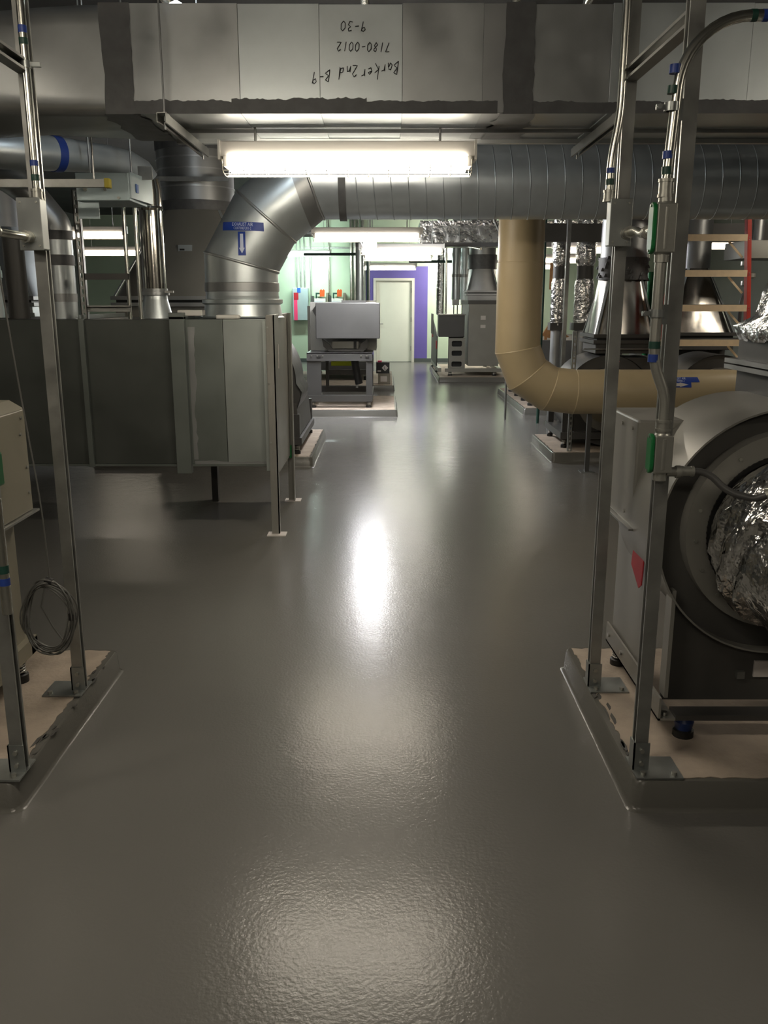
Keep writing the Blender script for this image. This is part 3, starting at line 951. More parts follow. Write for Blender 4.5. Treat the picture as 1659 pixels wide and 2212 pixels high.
# handwriting, upside down on the front face (stroke font drawn in pen)
GL = {'9': [[(.75, .75), (.5, 1), (.2, .8), (.35, .55), (.7, .7), (.75, .95), (.6, 0)]],
      '-': [[(.2, .45), (.7, .5)]], '3': [[(.2, .9), (.6, 1), (.7, .75), (.4, .55), (.75, .35), (.55, 0), (.15, .1)]],
      '0': [[(.5, 1), (.2, .7), (.25, .2), (.5, 0), (.8, .3), (.75, .8), (.5, 1)]], '7': [[(.15, .95), (.75, 1), (.35, 0)]],
      '1': [[(.5, 1), (.4, 0)]], '8': [[(.7, .85), (.4, 1), (.3, .7), (.7, .35), (.45, 0), (.2, .25), (.7, .7), (.7, .85)]],
      '2': [[(.2, .8), (.5, 1), (.75, .75), (.2, .05), (.85, .05)]], 'B': [[(.3, 0), (.35, 1), (.8, .85), (.4, .5), (.9, .3), (.3, 0)]],
      'a': [[(.7, .45), (.35, .5), (.2, .15), (.5, 0), (.7, .4), (.8, 0)]], 'r': [[(.25, .5), (.3, 0), (.35, .4), (.7, .5)]],
      'k': [[(.25, 1), (.2, 0)], [(.7, .5), (.25, .25), (.75, -.2)]], 'e': [[(.2, .25), (.7, .35), (.5, .5), (.2, .25), (.4, 0), (.75, .1)]],
      'n': [[(.2, .5), (.2, 0), (.3, .4), (.6, .45), (.7, 0)]], 'd': [[(.7, .45), (.3, .4), (.25, .05), (.65, .1), (.75, 1), (.75, 0)]], ' ': []}
def write(body, xr, zb, h, wch, slope=0.0):
    mb = MB()
    for i, ch in enumerate(body):
        for st in GL[ch]:
            pts = []
            st2 = []
            for a, b in zip(st, st[1:]):
                st2 += [((a[0] * (3 - k) + b[0] * k) / 3, (a[1] * (3 - k) + b[1] * k) / 3) for k in range(3)]
            st2.append(st[-1])
            for (u_, v_) in st2:
                x = xr - (i + u_ * 1.05) * wch + .12 * v_ * h * -1
                z = zb - v_ * h + slope * (i * wch)
                pts.append((x, DY0 - .0015, z))
            mb.tube(pts, .0016, 4)
    return mb
write('Barker', .062, 2.63, .055, .030, -.22).build('handwriting', 'marker', cd)
write('2nd B-9', -.125, 2.615, .050, .030, -.16).build('handwriting', 'marker', cd)
write('7180-0012', .02, 2.705, .038, .027, .02).build('handwriting', 'marker', cd)
write('9-30', -.085, 2.79, .040, .030, .03).build('handwriting', 'marker', cd)

# trapeze struts under the duct and their rods
def trapeze(x, label, y0=4.10, y1=5.05):
    t = thing('trapeze_hanger', label, 'hanger', (x, y0, 2.37), 'duct trapeze hangers')
    channel(MB(), (x, y0, 2.37), (x, y1, 2.37), (0, 0, -1)).build('channel', 'strut', t)
    for y in (y0 + .06, y1 - .06):
        MB().cyl((x, y, 2.33), (x, y, ZC), .0042, n=8).build('threaded_rod', 'galv_c', t)
        MB().cyl((x, y, 2.393), (x, y, 2.403), .011, n=6).box(x - .02, x + .02, y - .02, y + .02, 2.391, 2.394).build('nut', 'spring', t)
    return t
trapeze(-.985, 'channel hanger under the left part of the cross duct')
trapeze(1.02, 'channel hanger under the right part of the cross duct, behind the right posts')
trapeze(2.6, 'channel hanger under the cross duct beyond the right picture edge')

# ================================================================== spiral exhaust duct with mitred elbow
ed = thing('exhaust_duct', 'round spiral exhaust duct over the aisle bending down at left onto the plenum', 'duct', (-1.045, 6.5, 1.47))
ER = .262
cl_pts = [(-1.045, 6.5, 1.62), (-1.045, 6.5, 1.85), (-.86, 6.5, 2.165), (-.545, 6.5, 2.415), (-.33, 6.5, 2.415)]
segs = mitred(cl_pts, ER, 48)
for i, (A, B) in enumerate(segs):
    MB().loft([A, B], True).build('gore', 'galv_b' if i < 3 else 'spiral', ed)
    if i:
        MB().loft([swell(A, 1.001), swell([Vector(p) + (Vector(q) - Vector(p)).normalized() * .002 for p, q in zip(A, B)], 1.022),
                   swell([Vector(p) + (Vector(q) - Vector(p)).normalized() * .018 for p, q in zip(A, B)], 1.022),
                   swell([Vector(p) + (Vector(q) - Vector(p)).normalized() * .020 for p, q in zip(A, B)], 1.001)], True).build('seam', 'galv', ed)
A, B = segs[2]
MB().loft([swell([Vector(q) + (Vector(p) - Vector(q)).normalized() * a for p, q in zip(A, B)], 1.012) for a in (.10, .0)], True).build('sealant_band', 'galv_c', ed)
MB().ring((-.33, 6.5, 2.415), (1, 0, 0), ER + .012, ER - .002, .05, 48).build('coupling_band', 'sealant', ed)
MB().cyl((-.30, 6.5, 2.415), (7.2, 6.5, 2.415), ER, n=56, caps=False).build('spiral_run', 'spiral', ed)
hel = []
pitch = .118
turns = int(7.4 / pitch)
for i in range(turns * 24 + 1):
    a = 2 * PI * i / 24
    hel.append((-.27 + pitch * i / 24, 6.5 + (ER + .001) * math.cos(a), 2.415 + (ER + .001) * math.sin(a)))
MB().tube(hel, .0042, 5).build('spiral_seam', 'spiral', ed)
# drop collar onto the plenum
MB().lathe((-1.045, 6.5, 1.475), (0, 0, 1), [(0, .30), (.01, .285), (.09, .272), (.10, .29), (.125, .29), (.13, .262), (.15, .264)], 48, False).build('drop_collar', 'galv_b', ed)
MB().lathe((-1.045, 6.5, 1.655), (0, 0, 1), [(0, .2625), (.003, .268), (.06, .268), (.063, .2625)], 48, False).build('sealant_band', 'galv_c', ed)
# flow label
def gore_front(x, z, ox=-.86, oz=2.165, dx=-.185, dz=-.315):
    L = math.hypot(dx, dz)
    s = ((x - ox) * dz - (z - oz) * dx) / L
    return 6.5 - math.sqrt(max(ER * ER - s * s, 0)) - .003
def patch(pts_fn, nx, nz):
    mb = MB()
    vs = [pts_fn(i / nx, j / nz) for j in range(nz + 1) for i in range(nx + 1)]
    mb.add(vs, [(j * (nx + 1) + i, j * (nx + 1) + i + 1, (j + 1) * (nx + 1) + i + 1, (j + 1) * (nx + 1) + i) for j in range(nz) for i in range(nx)], True)
    return mb
def lp(x0, x1, z0, z1, off=.0, sk=-.012):
    return lambda a, b: (lambda x, z: (x, gore_front(x, z) - off, z))(x0 + (x1 - x0) * a, z0 + (z1 - z0) * b + sk * a)
patch(lp(-1.135, -.840, 2.065, 2.122), 10, 2).build('flow_label', 'label', ed, 'blue EXHAUST AIR label')
patch(lp(-1.020, -.968, 1.895, 2.052, 0, 0), 4, 6).build('arrow_label', 'label', ed, 'blue arrow label pointing down')
def mapg(xc, zc, off=.002):
    return lambda u_, v_: (xc + u_, gore_front(xc + u_, zc + v_ - .04 * u_) - off, zc + v_ - .04 * u_)
text_part('EXHAUST AIR', .034, mapg(-.988, 2.089), 'lettering', 'letter', ed, xs=.72)
text_part('CLI8730EF201-2', .026, mapg(-.988, 2.066), 'lettering', 'letter', ed, xs=.72)
ar = [(-1.005, 2.038), (-.983, 2.038), (-.983, 1.945), (-.974, 1.945), (-.994, 1.908), (-1.014, 1.945), (-1.005, 1.945)]
MB().add([(x, gore_front(x, z) - .002, z) for x, z in ar], [list(range(7))]).build('arrow', 'letter', ed)

# ================================================================== plenum on the left
pl = thing('exhaust_plenum', 'long dull sheet metal plenum box on legs, left of the aisle', 'plenum', (-2.0, 6.45, 0))
PX = [-4.6, -3.4, -2.75, -2.04, -1.40, -1.10, -.80]
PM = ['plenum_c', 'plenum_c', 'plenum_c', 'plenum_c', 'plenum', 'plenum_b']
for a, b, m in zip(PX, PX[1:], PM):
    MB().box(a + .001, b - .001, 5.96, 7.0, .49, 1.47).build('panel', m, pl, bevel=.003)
for x in (-3.40, -2.75, -2.04):
    MB().box(x - .018, x + .018, 5.93, 5.96, .47, 1.475).box(x - .018, x - .012, 5.95, 7.0, 1.47, 1.50).build('joint_flange', 'plenum', pl, bevel=.002)
MB().box(-1.445, -1.345, 5.905, 5.96, .43, 1.515).box(-1.445, -1.345, 5.905, 7.0, 1.47, 1.49).build('joint_flange', 'plenum', pl, bevel=.003)
MB().box(-4.5, -.80, 5.94, 7.0, .475, .49).build('bottom_edge', 'plenum', pl)
# sealant smears beside the flange
L = [(-1.335, 5.957, .52 + .9 * i / 24) for i in range(25)]
wv = wander(25, .022)
R = [(-1.305 + wv[i], 5.957, .52 + .9 * i / 24) for i in range(25)]
MB().add(L + R, [(i, i + 1, 26 + i, 25 + i) for i in range(24)]).build('sealant_smear', 'galv_c', pl)
up = jag(-1.33, -.82, 20, .010)
MB().add([(x, 5.957, .49) for x, d in up] + [(x, 5.957, .512 + d) for x, d in up], [(i, i + 1, 22 + i, 21 + i) for i in range(20)]).build('sealant_smear', 'galv_c', pl)
# end frame with legs
MB().box(-.80, -.775, 5.885, 7.02, .38, 1.50).build('end_panel', 'fan_l', pl, bevel=.003)
MB().box(-.825, -.80, 5.905, 5.96, .45, 1.46).build('edge_angle', 'plenum_b', pl)
for y in (5.89, 6.965):
    lg = MB().box(-.80, -.745, y - .004, y + .004, .006, 1.50).box(-.753, -.745, y - .004, y + .052 * (1 if y < 6.5 else -1), .006, 1.50).build('leg', 'fan_l', pl)
    MB().box(-.83, -.70, y - .055, y + .055, 0, .006).build('foot_plate', 'paper', lg)
MB().box(-.783, -.765, 6.93, 7.01, .36, .46).build('latch', 'green', pl)
sc = MB()
for z in (.65, .85, 1.05, 1.25, 1.42):
    bolt(sc, (-.79, 5.885, z), (0, -1, 0), .006, .005)
sc.build('screw', 'strut', pl)
MB().box(-.774, -.771, 6.3, 6.32, 1.12, 1.29).build('marker_stripe', 'paper', pl)
MB().box(-3.4, -3.36, 5.95, 5.99, 0, .48).box(-3.4, -3.36, 6.95, 6.99, 0, .48).build('leg', 'fan', pl)
MB().box(-1.42, -1.37, 6.92, 6.99, 0, .48).build('leg', 'fan', pl)
tag(MB().box(-1.42, -1.25, 6.05, 6.16, 1.491, 1.53).build('plastic_block', 'white', bevel=.006), 'small white block lying on the plenum by its thick joint', 'block')
tag(MB().box(-1.15, -.99, 5.99, 6.06, 1.4705, 1.500).build('rag', 'white', bevel=.012), 'folded white rag lying on the plenum in front of the big collar', 'rag')

# ------------------------------------------------------------------ pipes standing on the plenum
sp = thing('steel_pipe', 'polished steel pipe rising from the plenum and bending back towards the left', 'pipe', (-1.65, 6.4, 1.47))
MB().lathe((-1.65, 6.4, 1.47), (0, 0, 1), [(0, .115), (.02, .112), (.13, .085), (.16, .082)], 32).build('reducer', 'galv_b', sp)
MB().lathe((-1.65, 6.4, 1.63), (0, 0, 1), [(0, .10), (.02, .10), (.022, .088), (.045, .088)], 32).build('flange', 'galv', sp)
MB().box(-1.56, -1.50, 6.31, 6.325, 1.645, 1.66).build('clamp_bolt', 'spring', sp)
MB().cyl((-1.65, 6.4, 1.67), (-1.65, 6.4, 2.20), .080, n=40).build('riser', 'chrome', sp)
MB().lathe((-1.65, 6.4, 2.20), (0, 0, 1), [(0, .083), (.015, .088), (.03, .083)], 32).build('bead', 'chrome', sp)
up = [(-1.65, 6.4, 2.22), (-1.65, 6.4, 2.33), (-1.66, 6.39, 2.40), (-1.69, 6.36, 2.455), (-1.75, 6.29, 2.49), (-1.86, 6.17, 2.505), (-2.02, 5.98, 2.50)]
MB().tube(up[:3], [.083, .083, .084], 36).build('elbow', 'chrome', sp)
MB().tube(up[2:], [.0845, .086, .088, .09, .096], 36).build('elbow', 'galv_b', sp)
MB().tube([(-2.02, 5.98, 2.50), (-2.25, 5.70, 2.485), (-2.55, 5.42, 2.47), (-2.9, 5.3, 2.47), (-5.5, 5.3, 2.47)], [.099, .112, .116, .116, .116], 36).build('upper_run', 'galv_b', sp)
MB().tube([(-2.08, 5.911, 2.4962), (-2.115, 5.868, 2.494)], .1085, 36).build('tape_band', 'blue', sp, 'blue tape band')

p2 = thing('steel_pipe', 'dull galvanized pipe left of the polished one, leaning left at the top, with dark couplings', 'pipe', (-2.28, 6.3, 1.47))
MB().cyl((-2.28, 6.3, 1.47), (-2.28, 6.3, 2.02), .098, n=36).build('riser', 'galv_b', p2)
MB().tube(fillet([(-2.28, 6.3, 2.02), (-2.28, 6.3, 2.10), (-2.46, 6.22, 2.36), (-2.8, 6.18, 2.52), (-5.0, 6.15, 2.60)], .15, 5), .10, 30).build('elbow', 'galv', p2)
MB().cyl((-2.28, 6.3, 1.83), (-2.28, 6.3, 1.90), .104, n=36).build('coupling', 'sealant', p2)
MB().cyl((-2.28, 6.3, 2.00), (-2.28, 6.3, 2.06), .104, n=36).build('coupling', 'sealant', p2)
MB().cyl((-2.28, 6.3, 1.585), (-2.28, 6.3, 1.64), .103, n=36).build('coupling', 'galv_c', p2)
p3 = thing('round_duct', 'pale grey round duct at the far left edge behind the near post', 'duct', (-3.1, 6.3, 1.47))
MB().tube(fillet([(-2.86, 6.3, 1.475), (-2.86, 6.3, 2.0), (-2.95, 5.98, 2.2), (-3.2, 5.62, 2.28), (-5.0, 5.62, 2.28)], .2, 5), .15, 32).build('run', 'galv_b', p3)
MB().cyl((-2.86, 6.3, 1.75), (-2.86, 6.3, 1.80), .158, n=32).build('coupling', 'galv_c', p3)

# slotted strut and two conduits on the plenum
def slotted(x, y, z0, z1, label, wd=.042, name='slotted_post', dirx=True, parent=None, seen=True):
    mb = MB()
    t = .004
    def B(u0, u1, a, b):
        mb.box(x + u0, x + u1, y, y + t, a, b)
    B(-wd / 2, -.007, z0, z1)
    B(.007, wd / 2, z0, z1)
    k = int((z1 - z0) / .05)
    for i in range(k + 1):
        zz = z0 + (z1 - z0) * i / k
        B(-.007, .007, max(z0, zz - .011), min(z1, zz + .011))
    mb.box(x - wd / 2, x - wd / 2 + t, y, y + .04, z0, z1).box(x + wd / 2 - t, x + wd / 2, y, y + .04, z0, z1)
    o = mb.build(name, 'strut', parent)
    if not parent:
        tag(o, label, 'post', 'slotted posts')
    return o
slotted(-2.05, 6.05, 1.471, 2.30, 'slotted channel post standing on the plenum beside the dull pipe')
tag(channel(MB(), (-2.03, 6.075, 1.75), (-1.74, 6.075, 1.75), (0, 0, -1)).build('strut_rail', 'fan_d'), 'dark horizontal rail from the slotted post to the conduits, upper', 'rail', 'strut rails')
tag(channel(MB(), (-2.03, 6.075, 1.54), (-1.74, 6.075, 1.54), (0, -1, 0)).build('strut_rail', 'strut'), 'slotted horizontal rail near the plenum top, lower', 'rail', 'strut rails')
conduit('conduit', 'thin upright conduit left of the polished pipe, left of a pair', [(-1.765, 6.14, 1.47), (-1.765, 6.14, 2.20)], .0135)
conduit('conduit', 'thin upright conduit left of the polished pipe, right of a pair', [(-1.70, 6.18, 1.47), (-1.70, 6.18, 2.20)], .0135)
vb = thing('control_box', 'pale blue steel control box hanging high left under the cross duct', 'box', (-1.7, 5.75, 2.19))
MB().box(-1.89, -1.565, 5.60, 6.0, 2.185, 2.345).build('body', 'vav', vb, bevel=.004)
MB().hexa([(-1.565, 5.60, 2.20), (-1.555, 5.60, 2.20), (-1.52, 5.98, 2.20), (-1.565, 6.0, 2.20)], [(-1.565, 5.60, 2.35), (-1.555, 5.60, 2.35), (-1.52, 5.98, 2.35), (-1.565, 6.0, 2.35)]).build('cover', 'vav', vb)
MB().box(-1.56, -1.47, 5.80, 5.81, 2.33, 2.41).build('bracket', 'strut', vb)
MB().box(-1.546, -1.542, 5.68, 5.73, 2.24, 2.29).build('sticker', 'bluew', vb)
mb = MB()
mb.cyl((-1.83, 5.60, 2.25), (-1.83, 5.585, 2.25), .012, n=12).cyl((-1.71, 5.60, 2.25), (-1.71, 5.585, 2.25), .010, n=12).cyl((-1.63, 5.60, 2.20), (-1.63, 5.585, 2.20), .008, n=12)
mb.build('knob', 'cast', vb)
MB().cyl((-1.86, 5.8, 2.345), (-1.86, 5.8, ZC), .006, n=8).cyl((-1.6, 5.8, 2.345), (-1.6, 5.8, ZC), .006, n=8).build('hanger_rod', 'strut', vb)
ls = thing('strut_rail', 'horizontal channel with yellow end cap across the upper left', 'rail', (-2.2, 5.05, 2.2), 'strut rails')
channel(MB(), (-4.2, 5.05, 2.215), (-1.535, 5.05, 2.215), (0, 0, 1)).build('channel', 'strut', ls)
MB().box(-1.54, -1.512, 5.026, 5.074, 2.191, 2.24).build('end_cap', 'yellow', ls, 'yellow end cap', bevel=.003)
for x in (-1.60, -3.4):
    MB().cyl((x, 5.05, 2.195), (x, 5.05, ZC), .006, n=8).build('threaded_rod', 'spring', ls)

# ================================================================== fan stacks: hood, connector, round duct
def stack(x, y, z_box0, label, mat='fan_l', s=1.0, fl='galv_c', bm=None, zc=2.43, seal='sealant', w0=.72, r=.35, lower=True):
    """pyramid hood on a flanged box with a round connector above"""
    t = thing('exhaust_stack', label, 'duct', (x, y, z_box0), 'exhaust stacks on the fans')
    h = w0 / 2
    zb = z_box0
    MB().box(x - h, x + h, y - h, y + h, zb, zb + .10 * s).build('inlet_box', bm or mat, t, bevel=.004)
    for k, z in enumerate((zb + .10 * s, zb + .16 * s)):
        MB().box(x - h - .03, x + h + .03, y - h - .03, y + h + .03, z, z + .035 * s).build('flange', fl, t)
    MB().box(x - h + .01, x + h - .01, y - h + .01, y + h - .01, zb + .135 * s, zb + .16 * s).build('flexible_joint', 'black', t)
    z0 = zb + .195 * s
    n = 48
    A, B = [], []
    for i in range(n):
        a = 2 * PI * (i + .5) / n
        c, sn = math.cos(a), math.sin(a)
        m = h / max(abs(c), abs(sn))
        A.append((x + c * m, y + sn * m, z0))
        B.append((x + c * r, y + sn * r, zc))
    hood = MB().loft([A, B], True).build('hood', mat, t)
    # folded corner ridges
    for k in range(4):
        a = PI / 4 + k * PI / 2
        MB().bar((x + h * (1 if math.cos(a) > 0 else -1), y + h * (1 if math.sin(a) > 0 else -1), z0), (x + r * math.cos(a), y + r * math.sin(a), zc), .03, .008, (math.cos(a), math.sin(a), .3)).build('ridge', 'galv_b', hood)
    return t, z0
st, _ = stack(-1.86, 9.0, 1.44, 'hood and round connector of the fan behind the plenum, left of the elbow', w0=1.34, r=.37, zc=2.43)
MB().cyl((-1.86, 9.0, 2.43), (-1.86, 9.0, 2.52), .38, n=44).build('dark_joint', 'sealant', st)
MB().cyl((-1.86, 9.0, 2.52), (-1.86, 9.0, 2.98), .365, n=44).build('connector', 'galv_c', st)
for z in (2.64, 2.80, 2.90):
    MB().ring((-1.86, 9.0, z), (0, 0, 1), .372, .36, .012, 44).build('bead', 'galv', st)
MB().cyl((-1.86, 9.0, 2.98), (-1.86, 9.0, ZC), .375, n=44).build('upper_joint', 'sealant', st)
MB().box(-1.95, -1.82, 8.485, 8.53, 2.02, 2.10).build('access_plate', 'galv_b', st)
MB().box(-1.935, -1.89, 8.48, 8.485, 2.05, 2.065).build('slot', 'black', st)
tag(channel(MB(), (-2.4, 8.58, 2.69), (-1.47, 8.58, 2.69), (0, 0, 1)).build('strut_rail', 'strut'), 'bright horizontal channel in front of the round connector left of the elbow', 'rail', 'strut rails')
st2, _ = stack(-3.95, 9.2, 1.44, 'hood of another fan at the far left, seen between the post and the picture edge', w0=1.0, r=.33, zc=2.3, mat='galv_b')
MB().cyl((-3.95, 9.2, 2.3), (-3.95, 9.2, ZC), .33, n=40).build('connector', 'galv_c', st2)

# fan under the first stack, on the pad behind the plenum
def scroll_fan(name, label, cx, y0, y1, cz, R, box, feet_z, feet, mat='fan', outlet_top=None, rail_z=.2):
    t = thing(name, label, 'fan', (cx, (y0 + y1) / 2, PZ), 'centrifugal fans')
    n = 48
    def rg(y, k=1):
        return [(cx + (R + .06 * (i / n)) * k * math.cos(2 * PI * i / n), y, cz + (R + .06 * (i / n)) * k * math.sin(2 * PI * i / n)) for i in range(n)]
    MB().loft([rg(y0), rg(y1)], True).build('scroll', mat, t)
    MB().add(rg(y0 + .02, .99), [list(range(n))]).build('scroll_face', 'fan', t)
    MB().add(rg(y1 - .02, .99), [list(range(n))]).build('scroll_back', 'fan', t)
    MB().ring((cx, y0 - .02, cz), (0, 1, 0), R * .74, R * .56, .05, 40).build('inlet_ring', 'fan_l', t)
    MB().cyl((cx, y0 + .0, cz), (cx, y0 + .03, cz), R * .56, n=40).build('inlet', 'brown' if False else 'cab', t)
    x0, x1, b0, b1 = box
    MB().box(x0, x1, b0, b1, rail_z, rail_z + .07).build('base_frame', mat, t)
    for sx in (x0 + .05, x1 - .05):
        for sy in (b0 + .06, b1 - .06):
            MB().box(sx - .03, sx + .03, sy - .03, sy + .03, rail_z + .07, rail_z + .30).build('leg', mat, t)
            spring_foot(t, sx, sy, PZ, rail_z)
    if outlet_top:
        MB().box(cx - .35, cx + .35, y0 + .03, y1 - .03, cz + R * .6, outlet_top).build('outlet', mat, t)
    return t
fL = scroll_fan('centrifugal_fan', 'fan behind the plenum, its rounded side showing right of the plenum end', -1.47, 8.62, 9.4, .80, .58, (-2.3, -.84, 8.55, 10.1), .2, 4, 'fan', None)
MB().box(-2.30, -1.42, 8.55, 9.45, 1.25, 1.44).build('outlet', 'fan', fL)
MB().hexa([(-.93, 8.6, .29), (-.86, 8.6, .29), (-.86, 9.9, .29), (-.93, 9.9, .29)], [(-.93, 8.6, .60), (-.89, 8.6, .60), (-.89, 9.9, .60), (-.93, 9.9, .60)]).build('side_skirt', 'fan_d', fL)
fL2 = scroll_fan('centrifugal_fan', 'fan at the far left behind the plenum under the pale hood', -3.95, 8.8, 9.6, .80, .58, (-4.6, -3.3, 8.7, 10.1), .2, 4, 'fan', 1.44)

# ================================================================== boxed fan left of the aisle
bf = thing('boxed_fan', 'grey boxed fan unit left of the aisle, with wide blank front cover', 'fan', (-.6, 13.1, PZ))
MB().box(-.99, -.095, 12.45, 12.95, 1.075, 1.565).build('motor_cover', 'fan', bf, bevel=.008)
MB().prism([(-.995, 12.62, 1.54), (-.995, 12.62, 1.36), (-1.05, 12.62, 1.46)], (0, .02, 0)).build('cover_side', 'fan_d', bf)
MB().box(-1.12, -.15, 13.05, 14.0, .88, 1.575).build('housing', 'fan_l', bf, bevel=.006)
MB().box(-.65, -.30, 12.9, 13.3, 1.565, 1.60).build('top_plate', 'fan_d', bf)
MB().prism([(-.92, 12.60, 1.075), (-.90, 12.60, .96), (-.82, 12.60, .89), (-.33, 12.60, .89), (-.27, 12.60, .95), (-.27, 12.60, 1.075), (-.36, 12.60, 1.0), (-.39, 12.60, .92), (-.76, 12.60, .92), (-.83, 12.60, 1.0)], (0, .04, 0)).build('drip_tray', 'fan_d', bf)
MB().box(-.78, -.40, 12.66, 12.74, .93, 1.03).build('motor_rail', 'fan_l', bf)
MB().box(-.47, -.43, 12.64, 12.72, .90, 1.05).build('belt', 'black', bf)
MB().box(-1.13, -.20, 12.48, 12.50, .785, .875).box(-1.13, -.20, 12.48, 13.95, .865, .88).box(-1.13, -.20, 12.46, 12.52, .765, .79).build('cross_channel', 'fan', bf)
sc = MB()
for x in (-1.06, -.98, -.9, -.28, -.36):
    bolt(sc, (x, 12.48, .835), (0, -1, 0), .012, .01)
sc.build('bolt', 'spring', bf)
MB().box(-.985, -.93, 12.474, 12.48, .803, .828).box(-.30, -.245, 12.474, 12.48, .803, .828).build('slot', 'black', bf)
MB().box(-1.13, -.93, 12.48, 12.56, .275, .77).build('leg', 'fan', bf)
MB().box(-.29, -.20, 12.48, 12.56, .275, .77).build('leg', 'fan', bf)
MB().box(-1.13, -1.06, 13.85, 13.93, .275, .77).box(-.29, -.21, 13.85, 13.93, .275, .77).build('leg', 'fan', bf)
MB().box(-1.16, -.20, 12.46, 12.56, .19, .28).box(-1.16, -.20, 13.86, 13.94, .19, .28).box(-1.13, -1.05, 12.56, 13.9, .19, .28).box(-.28, -.20, 12.56, 13.9, .19, .28).build('base_frame', 'fan', bf)
MB().box(-.86, -.50, 13.66, 13.70, .615, .68).build('hazard_strip', 'lime', bf, 'bright yellow green sticker')
MB().box(-.9, -.30, 13.72, 13.78, .47, .55).box(-.95, -.90, 13.72, 13.78, .28, .77).build('rear_frame', 'fan_d', bf)
MB().tube([(-.46, 12.75, .78), (-.45, 12.74, .68), (-.42, 12.75, .52), (-.40, 12.76, .42)], .055, 16).build('motor', 'black', bf)
MB().cyl((-.425, 12.75, .43), (-.43, 12.75, .36), .02, n=10).build('shaft', 'spring', bf)
for x in (-.255, -1.05):
    for y in (12.51, 13.88):
        spring_foot(bf, x, y, PZ, .19, R=.038)

# things on the pad beyond
fb = thing('boxed_fan', 'second grey fan unit hidden behind the boxed one, its flat top carrying pipes', 'fan', (-.9, 17.4, PZ))
MB().box(-1.5, -.30, 16.9, 18.6, .45, 1.50).build('housing', 'fan_l', fb, bevel=.008)
MB().box(-1.5, -.28, 16.86, 18.64, .30, .45).build('base_frame', 'fan', fb)
for x in (-1.4, -.4):
    for y in (17.0, 18.5):
        spring_foot(fb, x, y, PZ, .30, R=.04)
MB().cyl((-.20 - .1, 17.2, 1.50), (-.30, 17.2, 1.60), .10, n=20).build('cap', 'white', fb)
ct = thing('carton', 'grey carton with paper label under the black box on the far left pad', 'box', (-.04, 16.15, PZ))
MB().box(-.155, .07, 16.05, 16.3, PZ, PZ + .20).build('body', 'carton', ct, bevel=.004)
MB().box(-.11, .01, 16.046, 16.05, PZ + .05, PZ + .15).build('label', 'paper', ct)
bx = thing('black_box', 'black box with white diamond label and pink tag, stacked on the grey carton', 'box', (-.06, 16.15, PZ + .2))
MB().box(-.19, .055, 16.06, 16.3, PZ + .2, PZ + .40).build('body', 'black', bx, bevel=.004)
dm = [(-.025, .27), (.035, .33), (-.025, .39), (-.085, .33)]
MB().prism([(x - .003, 16.059, z + PZ - .03) for x, z in dm], (0, -.003, 0)).build('diamond_label', 'paper', bx, 'white diamond label')
text_part('L', .075, lambda u_, v_: (-.03 + u_, 16.054, PZ + .275 + v_), 'lettering', 'marker', bx)
MB().box(-.165, -.10, 16.056, 16.06, PZ + .23, PZ + .255).build('paper_label', 'paper', bx)
MB().box(-.16, -.085, 16.1, 16.2, PZ + .40, PZ + .425).build('tag', 'pink', bx, 'pink tag')

# ================================================================== back wall services
def wallbox(x0, x1, z0, z1, d, mat, label, name='starter_box'):
    t = thing(name, label, 'box', ((x0 + x1) / 2, YB, z0))
    MB().box(x0, x1, YB - d, YB, z0, z1).build('enclosure', mat, t, bevel=.006)
    return t
wp = wallbox(-2.45, -2.05, 1.10, 1.92, .22, 'vav', 'mint grey wall panel with pink and red warning labels on the back wall', 'electrical_panel')
MB().box(-2.42, -2.33, YB - .226, YB - .22, 1.1, 1.62).build('warning_label', 'pink', wp)
MB().box(-2.42, -2.30, YB - .228, YB - .22, 1.62, 1.80).build('warning_label', 'redtag', wp)
MB().box(-2.33, -2.24, YB - .228, YB - .22, 1.80, 1.92).build('warning_label', 'bluew', wp)
for x, lab in ((-1.72, 'starter box with orange handle on the mint wall, left of two'), (-1.27, 'starter box with orange handle on the mint wall, right of two')):
    s_ = wallbox(x - .17, x + .13, 1.25, 1.66, .2, 'white', lab)
    MB().box(x - .17, x + .06, YB - .205, YB - .2, 1.53, 1.57).box(x - .17, x + .04, YB - .205, YB - .2, 1.42, 1.46).build('print', 'bluew', s_)
    MB().box(x + .14, x + .195, YB - .18, YB, 1.25, 1.80).build('side_box', 'cab', s_, bevel=.006)
    MB().prism([(x - .02, YB - .24, 1.70), (x + .10, YB - .24, 1.70), (x + .11, YB - .24, 1.86), (x + .08, YB - .24, 1.89), (x + .05, YB - .24, 1.86), (x + .02, YB - .24, 1.89), (x - .02, YB - .24, 1.86)], (0, .05, 0)).build('handle', 'orange', s_, 'orange lockout handle')
    MB().box(x - .13, x - .02, YB - .22, YB - .1, 1.76, 1.80).box(x - .13, x - .10, YB - .22, YB - .1, 1.66, 1.76).build('hasp', 'dgreen', s_)
    MB().box(x - .24, x - .185, YB - .12, YB, 1.45, 1.72).build('switch', 'fan_d', s_)
